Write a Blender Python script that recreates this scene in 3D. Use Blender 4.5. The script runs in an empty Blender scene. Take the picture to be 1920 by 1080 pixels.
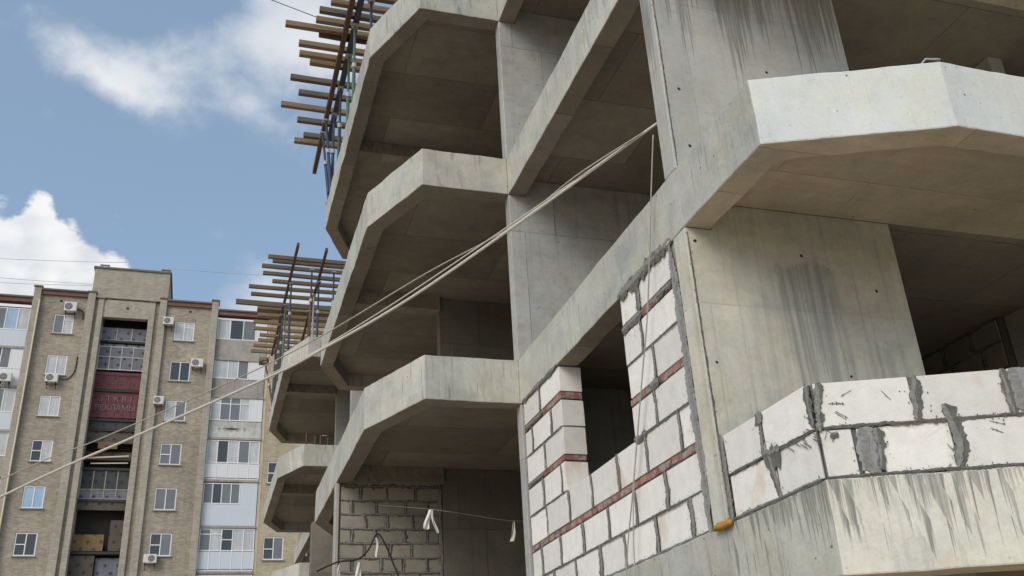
import bpy, bmesh, math, random
from mathutils import Vector, Matrix, noise
rnd = random.Random(7)
SC = bpy.context.scene
COL = SC.collection

# ------------------------------------------------------------------ camera, world, sun, exposure
# The origin is the photographer's eye; the ground lies 1.6 m below it.
cam_d = bpy.data.cameras.new('camera')
cam = bpy.data.objects.new('camera', cam_d)
COL.objects.link(cam)
cam_d.sensor_width = 36.0
cam_d.lens = 33.883
cam_d.clip_start = 0.1
cam_d.clip_end = 5000
RW = ((0.95558968, -0.29007279, -0.05202053), (0.08029964, 0.42613007, -0.90109108), (0.28354952, 0.85689611, 0.43049824))
cam.matrix_world = Matrix(((RW[0][0], -RW[1][0], -RW[2][0], 0), (RW[0][1], -RW[1][1], -RW[2][1], 0),
                           (RW[0][2], -RW[1][2], -RW[2][2], 0), (0, 0, 0, 1)))
SC.camera = cam
SC.view_settings.view_transform = 'Standard'
SC.view_settings.look = 'None'
SC.view_settings.exposure = 0.0
SC.view_settings.gamma = 1.0
SC.view_settings.use_curve_mapping = False
SC.cycles.max_bounces = 8
SC.cycles.diffuse_bounces = 3
SC.cycles.use_denoising = True

SUN_DIR = Vector((-0.62, -0.54, 0.57)).normalized()      # towards the sun
SUN_STRENGTH = 1.65
SKY_STRENGTH = 0.15
sd = bpy.data.lights.new('sun', 'SUN')
sd.energy = SUN_STRENGTH
sd.angle = math.radians(34)
sd.color = (1.0, 0.965, 0.90)
sun = bpy.data.objects.new('sun', sd)
COL.objects.link(sun)
sun.rotation_euler = SUN_DIR.to_track_quat('Z', 'Y').to_euler()


class G:
    """tiny node-graph helper"""
    def __init__(self, tree):
        self.t = tree
    def n(self, kind, **kw):
        nd = self.t.nodes.new(kind)
        for k, v in kw.items():
            setattr(nd, k, v)
        return nd
    def put(self, sock, v):
        if isinstance(v, bpy.types.NodeSocket):
            self.t.links.new(v, sock)
        elif v is not None:
            if hasattr(sock.default_value, '__len__') and not hasattr(v, '__len__'):
                v = [v] * len(sock.default_value)
            if hasattr(v, '__len__') and len(v) == 3 and len(sock.default_value) == 4:
                v = (*v, 1.0)
            sock.default_value = v
    def m(self, op, a, b=None, c=None, clamp=False):
        nd = self.n('ShaderNodeMath', operation=op, use_clamp=clamp)
        for i, v in enumerate((a, b, c)):
            if v is not None:
                self.put(nd.inputs[i], v)
        return nd.outputs[0]
    def vm(self, op, a, b=None, out=0):
        nd = self.n('ShaderNodeVectorMath', operation=op)
        self.put(nd.inputs[0], a)
        if b is not None:
            self.put(nd.inputs[1], b)
        return nd.outputs['Value'] if op in ('DOT_PRODUCT', 'LENGTH') else nd.outputs[0]
    def xyz(self, x, y, z):
        nd = self.n('ShaderNodeCombineXYZ')
        for i, v in enumerate((x, y, z)):
            self.put(nd.inputs[i], v)
        return nd.outputs[0]
    def sep(self, v):
        nd = self.n('ShaderNodeSeparateXYZ')
        self.put(nd.inputs[0], v)
        return nd.outputs
    def noise(self, vec, scale, detail=4, rough=0.55):
        nd = self.n('ShaderNodeTexNoise')
        self.put(nd.inputs['Vector'], vec)
        nd.inputs['Scale'].default_value = scale
        nd.inputs['Detail'].default_value = detail
        nd.inputs['Roughness'].default_value = rough
        return nd.outputs['Fac']
    def step(self, v, a, b):
        nd = self.n('ShaderNodeMapRange', interpolation_type='SMOOTHSTEP')
        self.put(nd.inputs[0], v)
        self.put(nd.inputs[1], a)
        self.put(nd.inputs[2], b)
        return nd.outputs[0]
    def mix(self, f, a, b, mode='MIX'):
        nd = self.n('ShaderNodeMix', data_type='RGBA', blend_type=mode)
        self.put(nd.inputs[0], f)
        self.put(nd.inputs[6], a)
        self.put(nd.inputs[7], b)
        return nd.outputs[2]
    def mixf(self, f, a, b):
        nd = self.n('ShaderNodeMix', data_type='FLOAT')
        self.put(nd.inputs[0], f)
        self.put(nd.inputs[2], a)
        self.put(nd.inputs[3], b)
        return nd.outputs[0]
    def scale_col(self, c, f):
        nd = self.n('ShaderNodeVectorMath', operation='SCALE')
        self.put(nd.inputs[0], c)
        self.put(nd.inputs['Scale'], f)
        return nd.outputs[0]


world = bpy.data.worlds.new('World')
SC.world = world
world.use_nodes = True
wt = world.node_tree
wt.nodes.clear()
g = G(wt)
sky = g.n('ShaderNodeTexSky', sky_type='NISHITA')
sky.sun_disc = False
sky.sun_elevation = math.asin(SUN_DIR.z)
sky.sun_rotation = math.atan2(SUN_DIR.x, SUN_DIR.y)
sky.air_density = 1.0
sky.dust_density = 1.6
sky.ozone_density = 1.4
tc = g.n('ShaderNodeTexCoord')
d = tc.outputs['Generated']
dx, dy, dz = g.sep(d)
az = g.m('ARCTAN2', dx, dy)
el = g.m('ARCSINE', dz)
cv = g.xyz(az, g.m('MULTIPLY', el, 1.35), 0.0)
warp = g.noise(g.vm('MULTIPLY', d, (1, 1, 1)), 6.0, 3)
fb = g.noise(g.vm('ADD', cv, g.xyz(g.m('MULTIPLY', warp, 0.06), g.m('MULTIPLY', warp, -0.05), 3.1)), 13.0, 8, 0.58)
fb2 = g.noise(g.vm('ADD', cv, (4.3, 1.7, 0.0)), 5.0, 6, 0.55)


def blob(ca, ce, sa, se, ang, amp):
    ca_, sa_ = math.cos(ang), math.sin(ang)
    a = g.m('SUBTRACT', az, ca)
    e = g.m('SUBTRACT', el, ce)
    p = g.m('DIVIDE', g.m('ADD', g.m('MULTIPLY', a, ca_), g.m('MULTIPLY', e, sa_)), sa)
    q = g.m('DIVIDE', g.m('SUBTRACT', g.m('MULTIPLY', e, ca_), g.m('MULTIPLY', a, sa_)), se)
    r2 = g.m('ADD', g.m('MULTIPLY', p, p), g.m('MULTIPLY', q, q))
    return g.m('MULTIPLY', g.m('EXPONENT', g.m('MULTIPLY', r2, -1.0)), amp)


dens = None
for b in ((-0.19, 0.645, 0.09, 0.026, -0.28, 0.44), (-0.13, 0.625, 0.05, 0.026, -0.2, 0.34), (-0.08, 0.663, 0.08, 0.030, 0.1, 0.38),
          (0.055, 0.705, 0.070, 0.055, 0.2, 0.85), (0.30, 0.70, 0.2, 0.08, 0.0, 0.6),
          (-0.6, 0.45, 0.2, 0.12, 0.0, 1.0),
          (0.02, 0.61, 0.06, 0.022, -0.3, 0.42), (0.05, 0.43, 0.07, 0.04, 0.3, 0.70), (0.1, 0.33, 0.25, 0.06, 0.0, 0.6)):
    v = blob(*b)
    dens = v if dens is None else g.m('ADD', dens, v)
back = g.m('MULTIPLY', g.step(g.m('MULTIPLY', dy, -1.0), -0.55, 0.1), 0.30)       # thin broken cloud over the rest of the sky
dens = g.m('ADD', dens, back)
dens = g.m('ADD', dens, g.m('MULTIPLY', g.m('SUBTRACT', fb, 0.5), 1.25))
dens = g.m('ADD', dens, g.m('MULTIPLY', g.m('SUBTRACT', fb2, 0.5), 0.45))
mask = g.step(dens, 0.12, 0.86)
ccol = g.mix(g.step(fb2, 0.35, 0.7), (0.70, 0.74, 0.80), (0.90, 0.91, 0.92))
skyc = g.mix(0.36, g.scale_col(sky.outputs[0], SKY_STRENGTH), (0.46, 0.635, 0.82))
skyc = g.scale_col(skyc, 1.0)
col = g.mix(g.m('MULTIPLY', mask, 0.88), skyc, ccol)
cum = None
for b in ((-0.29, 0.430, 0.16, 0.078, -0.40, 1.5), (-0.160, 0.440, 0.075, 0.038, -0.42, 1.1), (-0.193, 0.492, 0.014, 0.022, 0.0, 0.55), (-0.115, 0.430, 0.03, 0.024, 0.0, 0.55)):
    v = blob(*b)
    cum = v if cum is None else g.m('ADD', cum, v)
puff = g.n('ShaderNodeTexVoronoi', feature='SMOOTH_F1')
g.put(puff.inputs['Vector'], g.vm('ADD', cv, g.xyz(g.m('MULTIPLY', fb, 0.05), g.m('MULTIPLY', fb2, 0.04), 0.0)))
puff.inputs['Scale'].default_value = 34.0
fb3 = g.noise(g.vm('ADD', cv, (2.2, 8.8, 0.0)), 30.0, 8, 0.62)
cum = g.m('ADD', cum, g.m('MULTIPLY', g.m('SUBTRACT', fb, 0.5), 1.5))
cum = g.m('ADD', cum, g.m('MULTIPLY', g.m('SUBTRACT', fb3, 0.5), 1.3))
cum = g.m('ADD', cum, g.m('MULTIPLY', g.m('SUBTRACT', 0.45, puff.outputs['Distance']), 0.55))
cmask = g.step(cum, 0.46, 0.80)
cshade = g.mix(g.step(g.m('ADD', g.m('MULTIPLY', puff.outputs['Distance'], 0.5), fb), 0.45, 0.95), (0.93, 0.935, 0.935), (0.66, 0.70, 0.75))
col = g.mix(cmask, col, cshade)
bg = g.n('ShaderNodeBackground')
g.put(bg.inputs[0], col)
bg.inputs[1].default_value = 1.0
wo = g.n('ShaderNodeOutputWorld')
wt.links.new(bg.outputs[0], wo.inputs[0])


# ------------------------------------------------------------------ materials
def new_mat(name):
    m = bpy.data.materials.new(name)
    m.use_nodes = True
    m.node_tree.nodes.clear()
    gg = G(m.node_tree)
    b = gg.n('ShaderNodeBsdfPrincipled')
    o = gg.n('ShaderNodeOutputMaterial')
    m.node_tree.links.new(b.outputs[0], o.inputs[0])
    return m, gg, b


def surf(gg):
    """(u, v) along any wall or floor, in metres, plus position and 'is horizontal'"""
    ge = gg.n('ShaderNodeNewGeometry')
    P, N = ge.outputs['Position'], ge.outputs['True Normal']
    t = gg.vm('NORMALIZE', gg.vm('ADD', gg.vm('CROSS_PRODUCT', N, (0, 0, 1)), (1e-5, 0, 0)))
    u = gg.vm('DOT_PRODUCT', P, t)
    px, py, pz = gg.sep(P)
    nz = gg.sep(N)[2]
    h = gg.m('GREATER_THAN', gg.m('ABSOLUTE', nz), 0.7)
    return ge, P, gg.mixf(h, u, px), gg.mixf(h, pz, py), pz, h


def concrete(name, base=(0.42, 0.418, 0.38), panel=(1.22, 2.44), seam=0.35, streak=0.25, drip=None, mottle=0.3,
             stain=None, bump=0.25, boards=0.0, grime=0.0, pvar=1.0, edge=0.0):
    m, gg, b = new_mat(name)
    ge, P, u, v, pz, h = surf(gg)
    big = gg.noise(P, 0.9, 5, 0.6)
    mid = gg.noise(P, 5.0, 6, 0.65)
    fine = gg.noise(P, 60.0, 3, 0.6)
    f = gg.m('ADD', 1.0, gg.m('MULTIPLY', gg.m('SUBTRACT', big, 0.5), mottle * 1.6))
    f = gg.m('ADD', f, gg.m('MULTIPLY', gg.m('SUBTRACT', mid, 0.5), mottle * 1.3))
    sp = gg.noise(P, 22.0, 5, 0.75)
    f = gg.m('ADD', f, gg.m('MULTIPLY', gg.m('SUBTRACT', sp, 0.5), mottle * 1.0))
    spk = gg.step(gg.noise(P, 34.0, 3, 0.6), 0.64, 0.74)
    f = gg.m('MULTIPLY', f, gg.m('SUBTRACT', 1.0, gg.m('MULTIPLY', spk, 0.28)))
    f = gg.m('ADD', f, gg.m('MULTIPLY', gg.m('SUBTRACT', fine, 0.5), 0.22))
    br = gg.n('ShaderNodeTexBrick')
    br.offset = 0.35
    uvv = gg.xyz(gg.m('ADD', u, gg.m('MULTIPLY', gg.m('SUBTRACT', big, 0.5), 0.02)), v, 0.0)
    gg.put(br.inputs['Vector'], uvv)
    br.inputs['Scale'].default_value = 1.0
    br.inputs['Brick Width'].default_value = panel[1]
    br.inputs['Row Height'].default_value = panel[0]
    br.inputs['Mortar Size'].default_value = 0.007
    br.inputs['Mortar Smooth'].default_value = 0.6
    br.inputs['Bias'].default_value = 0.0
    gg.put(br.inputs['Color1'], tuple([1 - 0.09 * pvar] * 3))
    gg.put(br.inputs['Color2'], tuple([1 + 0.07 * pvar] * 3))
    gg.put(br.inputs['Mortar'], (1, 1, 1))
    pv = gg.n('ShaderNodeSeparateColor')
    gg.put(pv.inputs[0], br.outputs['Color'])
    if seam > 0:
        f = gg.m('MULTIPLY', f, pv.outputs[0])
    sm = gg.m('MULTIPLY', br.outputs['Fac'], gg.m('MULTIPLY', gg.step(mid, 0.3, 0.6), seam))
    f = gg.m('MULTIPLY', f, gg.m('SUBTRACT', 1.0, sm))
    if boards > 0:                                          # marks of the shuttering boards
        bd = gg.noise(gg.xyz(gg.m('MULTIPLY', u, 0.6), gg.m('MULTIPLY', v, 14.0), 1.0), 1.0, 4, 0.6)
        f = gg.m('ADD', f, gg.m('MULTIPLY', gg.m('SUBTRACT', bd, 0.5), boards))
    st = gg.noise(gg.xyz(gg.m('MULTIPLY', u, 13.0), gg.m('MULTIPLY', v, 0.35), 2.0), 1.0, 6, 0.68)
    st2 = gg.noise(gg.xyz(gg.m('MULTIPLY', u, 3.0), gg.m('MULTIPLY', v, 0.25), 7.0), 1.0, 3, 0.6)
    sk = gg.m('MULTIPLY', gg.m('MULTIPLY', gg.step(st, 0.50, 0.72), gg.step(st2, 0.35, 0.65)), gg.m('SUBTRACT', 1.0, h))
    f = gg.m('MULTIPLY', f, gg.m('SUBTRACT', 1.0, gg.m('MULTIPLY', sk, streak)))
    vor = gg.n('ShaderNodeTexVoronoi')
    gg.put(vor.inputs['Vector'], P)
    vor.inputs['Scale'].default_value = 9.0
    vc = gg.n('ShaderNodeSeparateColor')
    gg.put(vc.inputs[0], vor.outputs['Color'])
    pit = gg.m('MULTIPLY', gg.m('LESS_THAN', vor.outputs['Distance'], gg.m('MULTIPLY', vc.outputs[1], 0.11)),
               gg.m('GREATER_THAN', vc.outputs[0], 0.74))
    f = gg.m('MULTIPLY', f, gg.m('SUBTRACT', 1.0, gg.m('MULTIPLY', pit, 0.6)))
    tint = gg.mix(gg.step(gg.noise(P, 2.2, 4), 0.35, 0.65), base, (base[0] * 1.03, base[1] * 1.0, base[2] * 0.93))
    tint = gg.mix(gg.step(gg.noise(P, 1.3, 3), 0.5, 0.7), tint, (base[0] * 0.91, base[1] * 0.925, base[2] * 0.94))
    colr = gg.scale_col(tint, f)
    if stain:                                               # grey washed band down the wall: (centre u-axis value, width, top, axis)
        for cx_, w_, top_, amt in stain:
            xs, ys, zs = gg.sep(P)
            wob = gg.m('MULTIPLY', gg.m('SUBTRACT', gg.noise(gg.xyz(xs, 0, gg.m('MULTIPLY', zs, 0.5)), 4.0, 4), 0.5), 0.35)
            dd = gg.m('ABSOLUTE', gg.m('SUBTRACT', gg.m('ADD', xs, wob), cx_))
            k = gg.m('MULTIPLY', gg.m('SUBTRACT', 1.0, gg.step(dd, w_ * 0.5, w_ * 1.1)), gg.m('SUBTRACT', 1.0, gg.step(gg.m('ADD', zs, gg.m('MULTIPLY', gg.m('SUBTRACT', mid, 0.5), 0.6)), top_ - 0.1, top_)))
            k = gg.m('MULTIPLY', k, gg.mixf(gg.step(st, 0.38, 0.58), 0.12, 1.0))
            colr = gg.mix(gg.m('MULTIPLY', k, amt), colr, (0.25, 0.255, 0.245))
    if drip:                                                # runs of grout water from an edge: (top z, mean length, strength)
        for top_, ln, amt, thr in drip:
            dn = gg.step(gg.noise(gg.xyz(gg.m('MULTIPLY', u, 15.0), gg.m('MULTIPLY', v, 0.18), 5.0), 1.0, 5, 0.7), 0.32, 0.68)
            dn2 = gg.step(gg.noise(gg.xyz(gg.m('MULTIPLY', u, 2.6), 0.0, 9.0), 1.0, 3, 0.6), 0.3, 0.7)
            reach = gg.m('MULTIPLY', gg.m('ADD', gg.m('MULTIPLY', gg.m('SUBTRACT', dn, 0.5), 1.5), gg.m('ADD', gg.m('MULTIPLY', gg.m('SUBTRACT', dn2, 0.5), 1.5), thr)), ln)
            dep = gg.m('SUBTRACT', top_, pz)
            k = gg.m('MULTIPLY', gg.step(gg.m('SUBTRACT', reach, dep), -0.04 - 0.05 * ln, 0.06 + 0.10 * ln), gg.m('SUBTRACT', 1.0, h))
            k = gg.m('MULTIPLY', k, gg.mixf(gg.step(gg.noise(gg.xyz(gg.m('MULTIPLY', u, 40.0), gg.m('MULTIPLY', v, 1.2), 3.0), 1.0, 3), 0.35, 0.65), 0.5, 1.0))
            colr = gg.mix(gg.m('MULTIPLY', k, amt), colr, (0.17, 0.17, 0.155))
    if grime > 0:
        colr = gg.mix(gg.m('MULTIPLY', gg.step(gg.noise(P, 3.0, 6, 0.7), 0.52, 0.75), grime), colr, (0.20, 0.185, 0.15))
    if edge > 0:                                            # knocked, paler and pitted arrises
        bv = gg.n('ShaderNodeBevel')
        bv.samples = 3
        bv.inputs['Radius'].default_value = 0.028
        e = gg.step(gg.m('SUBTRACT', 1.0, gg.vm('DOT_PRODUCT', bv.outputs[0], ge.outputs['True Normal'])), 0.02, 0.16)
        n_e = gg.noise(P, 16.0, 4, 0.7)
        colr = gg.mix(gg.m('MULTIPLY', gg.m('MULTIPLY', e, gg.step(n_e, 0.50, 0.62)), edge), colr, (0.20, 0.19, 0.165))
        colr = gg.mix(gg.m('MULTIPLY', gg.m('MULTIPLY', e, gg.step(n_e, 0.50, 0.38)), edge * 0.6), colr, (0.62, 0.60, 0.54))
    gg.put(b.inputs['Base Color'], colr)
    b.inputs['Roughness'].default_value = 0.9
    b.inputs['Specular IOR Level'].default_value = 0.25
    bp = gg.n('ShaderNodeBump')
    bp.inputs['Strength'].default_value = bump
    bp.inputs['Distance'].default_value = 0.02
    hgt = gg.m('ADD', gg.m('MULTIPLY', mid, 0.5), gg.m('MULTIPLY', fine, 0.25))
    hgt = gg.m('SUBTRACT', hgt, gg.m('ADD', gg.m('MULTIPLY', pit, 0.5), gg.m('MULTIPLY', br.outputs['Fac'], 0.3)))
    gg.put(bp.inputs['Height'], hgt)
    gg.put(b.inputs['Normal'], bp.outputs[0])
    return m


def rough_mat(name, base, var=0.25, scale=8.0, rough=0.85, island=0.0, spots=None, bump=0.2, metal=0.0, stretch=None):
    m, gg, b = new_mat(name)
    ge = gg.n('ShaderNodeNewGeometry')
    P = ge.outputs['Position']
    if stretch:
        P = gg.vm('MULTIPLY', P, stretch)
    n1 = gg.noise(P, scale, 5, 0.6)
    n2 = gg.noise(P, scale * 7, 3, 0.6)
    f = gg.m('ADD', 1.0, gg.m('ADD', gg.m('MULTIPLY', gg.m('SUBTRACT', n1, 0.5), var * 1.6), gg.m('MULTIPLY', gg.m('SUBTRACT', n2, 0.5), var * 0.8)))
    if island:
        f = gg.m('MULTIPLY', f, gg.m('ADD', 1.0 - island / 2, gg.m('MULTIPLY', ge.outputs['Random Per Island'], island)))
    c = gg.scale_col(base, f)
    if spots:
        c = gg.mix(gg.m('MULTIPLY', gg.step(gg.noise(P, spots[1], 5, 0.6), spots[2], spots[2] + 0.12), spots[3]), c, spots[0])
    gg.put(b.inputs['Base Color'], c)
    b.inputs['Roughness'].default_value = rough
    b.inputs['Metallic'].default_value = metal
    b.inputs['Specular IOR Level'].default_value = 0.3
    bp = gg.n('ShaderNodeBump')
    bp.inputs['Strength'].default_value = bump
    bp.inputs['Distance'].default_value = 0.01
    gg.put(bp.inputs['Height'], gg.m('ADD', n1, gg.m('MULTIPLY', n2, 0.5)))
    gg.put(b.inputs['Normal'], bp.outputs[0])
    return m


def brick_wall_mat(name, c1, c2, mortar, w=0.25, hgt=0.075, patch=0.25):
    m, gg, b = new_mat(name)
    ge, P, u, v, pz, h = surf(gg)
    br = gg.n('ShaderNodeTexBrick')
    gg.put(br.inputs['Vector'], gg.xyz(u, v, 0.0))
    br.inputs['Scale'].default_value = 1.0
    br.inputs['Brick Width'].default_value = w
    br.inputs['Row Height'].default_value = hgt
    br.inputs['Mortar Size'].default_value = 0.008
    br.inputs['Mortar Smooth'].default_value = 0.3
    gg.put(br.inputs['Color1'], c1)
    gg.put(br.inputs['Color2'], c2)
    gg.put(br.inputs['Mortar'], mortar)
    n1 = gg.noise(P, 0.35, 6, 0.65)
    n2 = gg.noise(P, 2.5, 5, 0.65)
    n3 = gg.noise(gg.xyz(gg.m('MULTIPLY', u, 2.5), gg.m('MULTIPLY', v, 0.25), 0.0), 1.0, 5, 0.6)
    n4 = gg.noise(P, 9.0, 3, 0.6)
    f = gg.m('ADD', 1.0, gg.m('MULTIPLY', gg.m('SUBTRACT', n1, 0.5), patch * 2.2))
    f = gg.m('ADD', f, gg.m('MULTIPLY', gg.m('SUBTRACT', n2, 0.5), patch * 1.7))
    f = gg.m('ADD', f, gg.m('MULTIPLY', gg.m('SUBTRACT', n3, 0.5), patch * 1.4))
    f = gg.m('ADD', f, gg.m('MULTIPLY', gg.m('SUBTRACT', n4, 0.5), patch * 1.5))
    gg.put(b.inputs['Base Color'], gg.scale_col(br.outputs['Color'], f))
    b.inputs['Roughness'].default_value = 0.9
    bp = gg.n('ShaderNodeBump')
    bp.inputs['Strength'].default_value = 0.4
    bp.inputs['Distance'].default_value = 0.02
    gg.put(bp.inputs['Height'], gg.m('SUBTRACT', 1.0, br.outputs['Fac']))
    gg.put(b.inputs['Normal'], bp.outputs[0])
    return m


def glass_mat(name, base, rough=0.06, stripe=0.0):
    m, gg, b = new_mat(name)
    ge = gg.n('ShaderNodeNewGeometry')
    P = ge.outputs['Position']
    x, y, z = gg.sep(P)
    fold = gg.noise(gg.xyz(gg.m('MULTIPLY', x, 12.0), 0.0, gg.m('MULTIPLY', z, 0.3)), 1.0, 3, 0.5)
    blot = gg.noise(P, 2.3, 3)
    f = gg.m('ADD', 1.0, gg.m('ADD', gg.m('MULTIPLY', gg.m('SUBTRACT', fold, 0.5), stripe), gg.m('MULTIPLY', gg.m('SUBTRACT', blot, 0.5), 0.5)))
    gg.put(b.inputs['Base Color'], gg.scale_col(base, f))
    b.inputs['Roughness'].default_value = rough
    b.inputs['Specular IOR Level'].default_value = 0.6
    bp = gg.n('ShaderNodeBump')
    bp.inputs['Strength'].default_value = 0.05
    gg.put(bp.inputs['Height'], gg.noise(P, 1.5, 2))
    gg.put(b.inputs['Normal'], bp.outputs[0])
    return m


def spotted_mat(name, base, spot, amt=0.8):
    """weathered cladding with a staggered grid of dark fixing holes"""
    m, gg, b = new_mat(name)
    ge = gg.n('ShaderNodeNewGeometry')
    P = ge.outputs['Position']
    x, y, z = gg.sep(P)
    row = gg.m('FLOOR', gg.m('DIVIDE', z, 0.42))
    off = gg.m('MULTIPLY', gg.m('MODULO', row, 2.0), 0.34)
    wob = gg.noise(P, 3.0, 2)
    fx = gg.m('SUBTRACT', gg.m('FRACT', gg.m('DIVIDE', gg.m('ADD', gg.m('ADD', x, off), gg.m('MULTIPLY', wob, 0.15)), 0.68)), 0.5)
    fz = gg.m('SUBTRACT', gg.m('FRACT', gg.m('DIVIDE', z, 0.42)), 0.5)
    r = gg.m('SQRT', gg.m('ADD', gg.m('MULTIPLY', gg.m('MULTIPLY', fx, 0.68), gg.m('MULTIPLY', fx, 0.68)), gg.m('MULTIPLY', gg.m('MULTIPLY', fz, 0.42), gg.m('MULTIPLY', fz, 0.36))))
    k = gg.m('SUBTRACT', 1.0, gg.step(r, 0.05, 0.13))
    n1 = gg.noise(P, 2.5, 6, 0.65)
    n2 = gg.noise(gg.xyz(gg.m('MULTIPLY', x, 7.0), 0.0, gg.m('MULTIPLY', z, 0.8)), 1.0, 5, 0.65)
    f = gg.m('ADD', 1.0, gg.m('ADD', gg.m('MULTIPLY', gg.m('SUBTRACT', n1, 0.5), 1.0), gg.m('MULTIPLY', gg.m('SUBTRACT', n2, 0.5), 0.7)))
    c = gg.mix(gg.m('MULTIPLY', k, amt), gg.scale_col(base, f), spot)
    gg.put(b.inputs['Base Color'], c)
    b.inputs['Roughness'].default_value = 0.7
    return m


M = {}
M['conc'] = concrete('concrete_formed', streak=0.30)
M['conc_beam'] = concrete('concrete_beam', base=(0.465, 0.463, 0.42), edge=0.6, streak=0.55, seam=0.3, panel=(3.1, 2.9), mottle=0.42)
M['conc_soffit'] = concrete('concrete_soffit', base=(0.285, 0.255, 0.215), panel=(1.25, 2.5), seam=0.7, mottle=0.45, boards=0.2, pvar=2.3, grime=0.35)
M['conc_soffit_tan_lit'] = concrete('concrete_soffit_tan_lit', base=(0.55, 0.48, 0.375), panel=(0.62, 2.5), seam=0.45, mottle=0.42, boards=0.22, pvar=1.3)  # tan soffit concrete, colour lightened to stand in for stronger ground bounce
M['conc_shaded'] = concrete('concrete_wall_shaded', base=(0.20, 0.185, 0.155), seam=0.5, streak=0.35, panel=(3.1, 1.25), boards=0.15, mottle=0.4)  # darker copy of the wall concrete, shade of the inner bays in its colour
M['conc_wall_a'] = concrete('concrete_wall_washed', edge=0.5, base=(0.54, 0.525, 0.455), stain=((4.60, 0.34, 3.55, 0.75), (5.2, 0.28, 2.9, 0.4), (4.15, 0.15, 3.3, 0.3)), seam=0.15, streak=0.3, mottle=0.4, panel=(3.1, 1.1), boards=0.08)
M['conc_wall_b'] = concrete('concrete_wall_drips', edge=0.5, base=(0.45, 0.45, 0.43), drip=((6.75, 1.0, 0.75, 0.55),), seam=0.12, streak=0.30, panel=(3.1, 0.55), boards=0.16)
M['conc_side'] = concrete('concrete_wall_grey', base=(0.40, 0.405, 0.395), seam=0.5, streak=0.45, panel=(3.1, 1.25), boards=0.2, grime=0.3, mottle=0.42)
M['conc_rim_low'] = concrete('concrete_rim_grout_runs', base=(0.69, 0.675, 0.59), edge=0.5, drip=((1.367, 0.46, 0.85, 0.36),), seam=0.2, streak=0.4, mottle=0.35, panel=(3.1, 2.4))
M['conc_rim_side'] = concrete('concrete_rim_side_runs', base=(0.53, 0.525, 0.465), edge=0.5, drip=((1.367, 0.36, 0.8, 0.40),), seam=0.2, streak=0.5, panel=(3.1, 2.4), mottle=0.42)
M['whitewash'] = concrete('whitewashed_concrete', edge=0.8, base=(0.66, 0.68, 0.66), seam=0.0, streak=0.1, mottle=0.16, bump=0.35, grime=0.14)
M['block'] = rough_mat('aerated_block', (0.755, 0.73, 0.68), var=0.2, scale=9, island=0.24, spots=((0.62, 0.47, 0.31), 1.7, 0.60, 0.55), bump=0.25)
def dust(m):
    t = m.node_tree
    gg = G(t)
    b = [n for n in t.nodes if n.type == 'BSDF_PRINCIPLED'][0]
    src = b.inputs['Base Color'].links[0].from_socket
    P = gg.n('ShaderNodeNewGeometry').outputs['Position']
    x, y, z = gg.sep(P)
    a = gg.m('ADD', gg.m('ADD', x, y), z)
    c = gg.m('SUBTRACT', gg.m('ADD', x, y), z)
    scr = gg.step(gg.noise(gg.xyz(gg.m('MULTIPLY', a, 3.0), gg.m('MULTIPLY', c, 90.0), 0.0), 1.0, 3, 0.6), 0.58, 0.70)
    where = gg.step(gg.noise(P, 3.5, 4, 0.6), 0.45, 0.65)
    pores = gg.step(gg.noise(P, 75.0, 2, 0.5), 0.62, 0.72)
    blot = gg.step(gg.noise(P, 4.2, 6, 0.7), 0.55, 0.78)
    col_ = gg.mix(gg.m('MULTIPLY', blot, 0.45), src, (0.47, 0.45, 0.41))
    col_ = gg.mix(gg.m('MULTIPLY', gg.m('MULTIPLY', scr, where), 0.30), col_, (0.40, 0.39, 0.36))
    col_ = gg.mix(gg.m('MULTIPLY', pores, 0.22), col_, (0.36, 0.35, 0.32))
    gg.put(b.inputs['Base Color'], col_)
dust(M['block'])
M['block_dark'] = rough_mat('aerated_block_dark', (0.30, 0.28, 0.23), var=0.35, scale=6, island=0.25, spots=((0.2, 0.15, 0.1), 1.5, 0.58, 0.6))  # darker, browner block colour for the inner partitions
M['mortar'] = rough_mat('grey_mortar', (0.15, 0.147, 0.13), var=0.7, scale=18, bump=1.0)
M['mortar_dk'] = rough_mat('dark_mortar', (0.11, 0.102, 0.088), var=0.6, scale=14, bump=0.8)
M['mortar_mid'] = rough_mat('drying_mortar', (0.255, 0.25, 0.23), var=0.7, scale=22, bump=1.0)
M['mortar_lt'] = rough_mat('pale_mortar', (0.29, 0.29, 0.285), var=0.35, scale=9, bump=0.6)
M['brick'] = rough_mat('red_brick', (0.30, 0.145, 0.115), var=0.5, scale=14, island=0.7, spots=((0.34, 0.31, 0.285), 9.0, 0.46, 0.75))
M['apt_brick'] = brick_wall_mat('khaki_silicate_brick', (0.41, 0.35, 0.27), (0.28, 0.235, 0.175), (0.36, 0.325, 0.27), patch=0.36)
M['apt_brick_yel'] = brick_wall_mat('yellow_silicate_brick', (0.52, 0.43, 0.29), (0.42, 0.34, 0.22), (0.42, 0.38, 0.30))
M['apt_pil'] = brick_wall_mat('grey_brick_pilaster', (0.43, 0.39, 0.315), (0.335, 0.295, 0.23), (0.385, 0.355, 0.30), patch=0.26)
M['cornice'] = rough_mat('rusty_cornice', (0.20, 0.105, 0.085), var=0.4, scale=3)
M['cap'] = rough_mat('grey_cap', (0.17, 0.15, 0.13), var=0.3, scale=3)
M['white_pvc'] = rough_mat('white_pvc', (0.82, 0.82, 0.81), var=0.06, scale=2, rough=0.45, bump=0.0)
M['cream'] = rough_mat('cream_paint', (0.62, 0.53, 0.38), var=0.15, scale=2, rough=0.6)
M['panel_blue'] = rough_mat('pale_blue_cladding', (0.60, 0.645, 0.69), var=0.10, scale=2, rough=0.6, stretch=(6, 1, 0.2))
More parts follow.
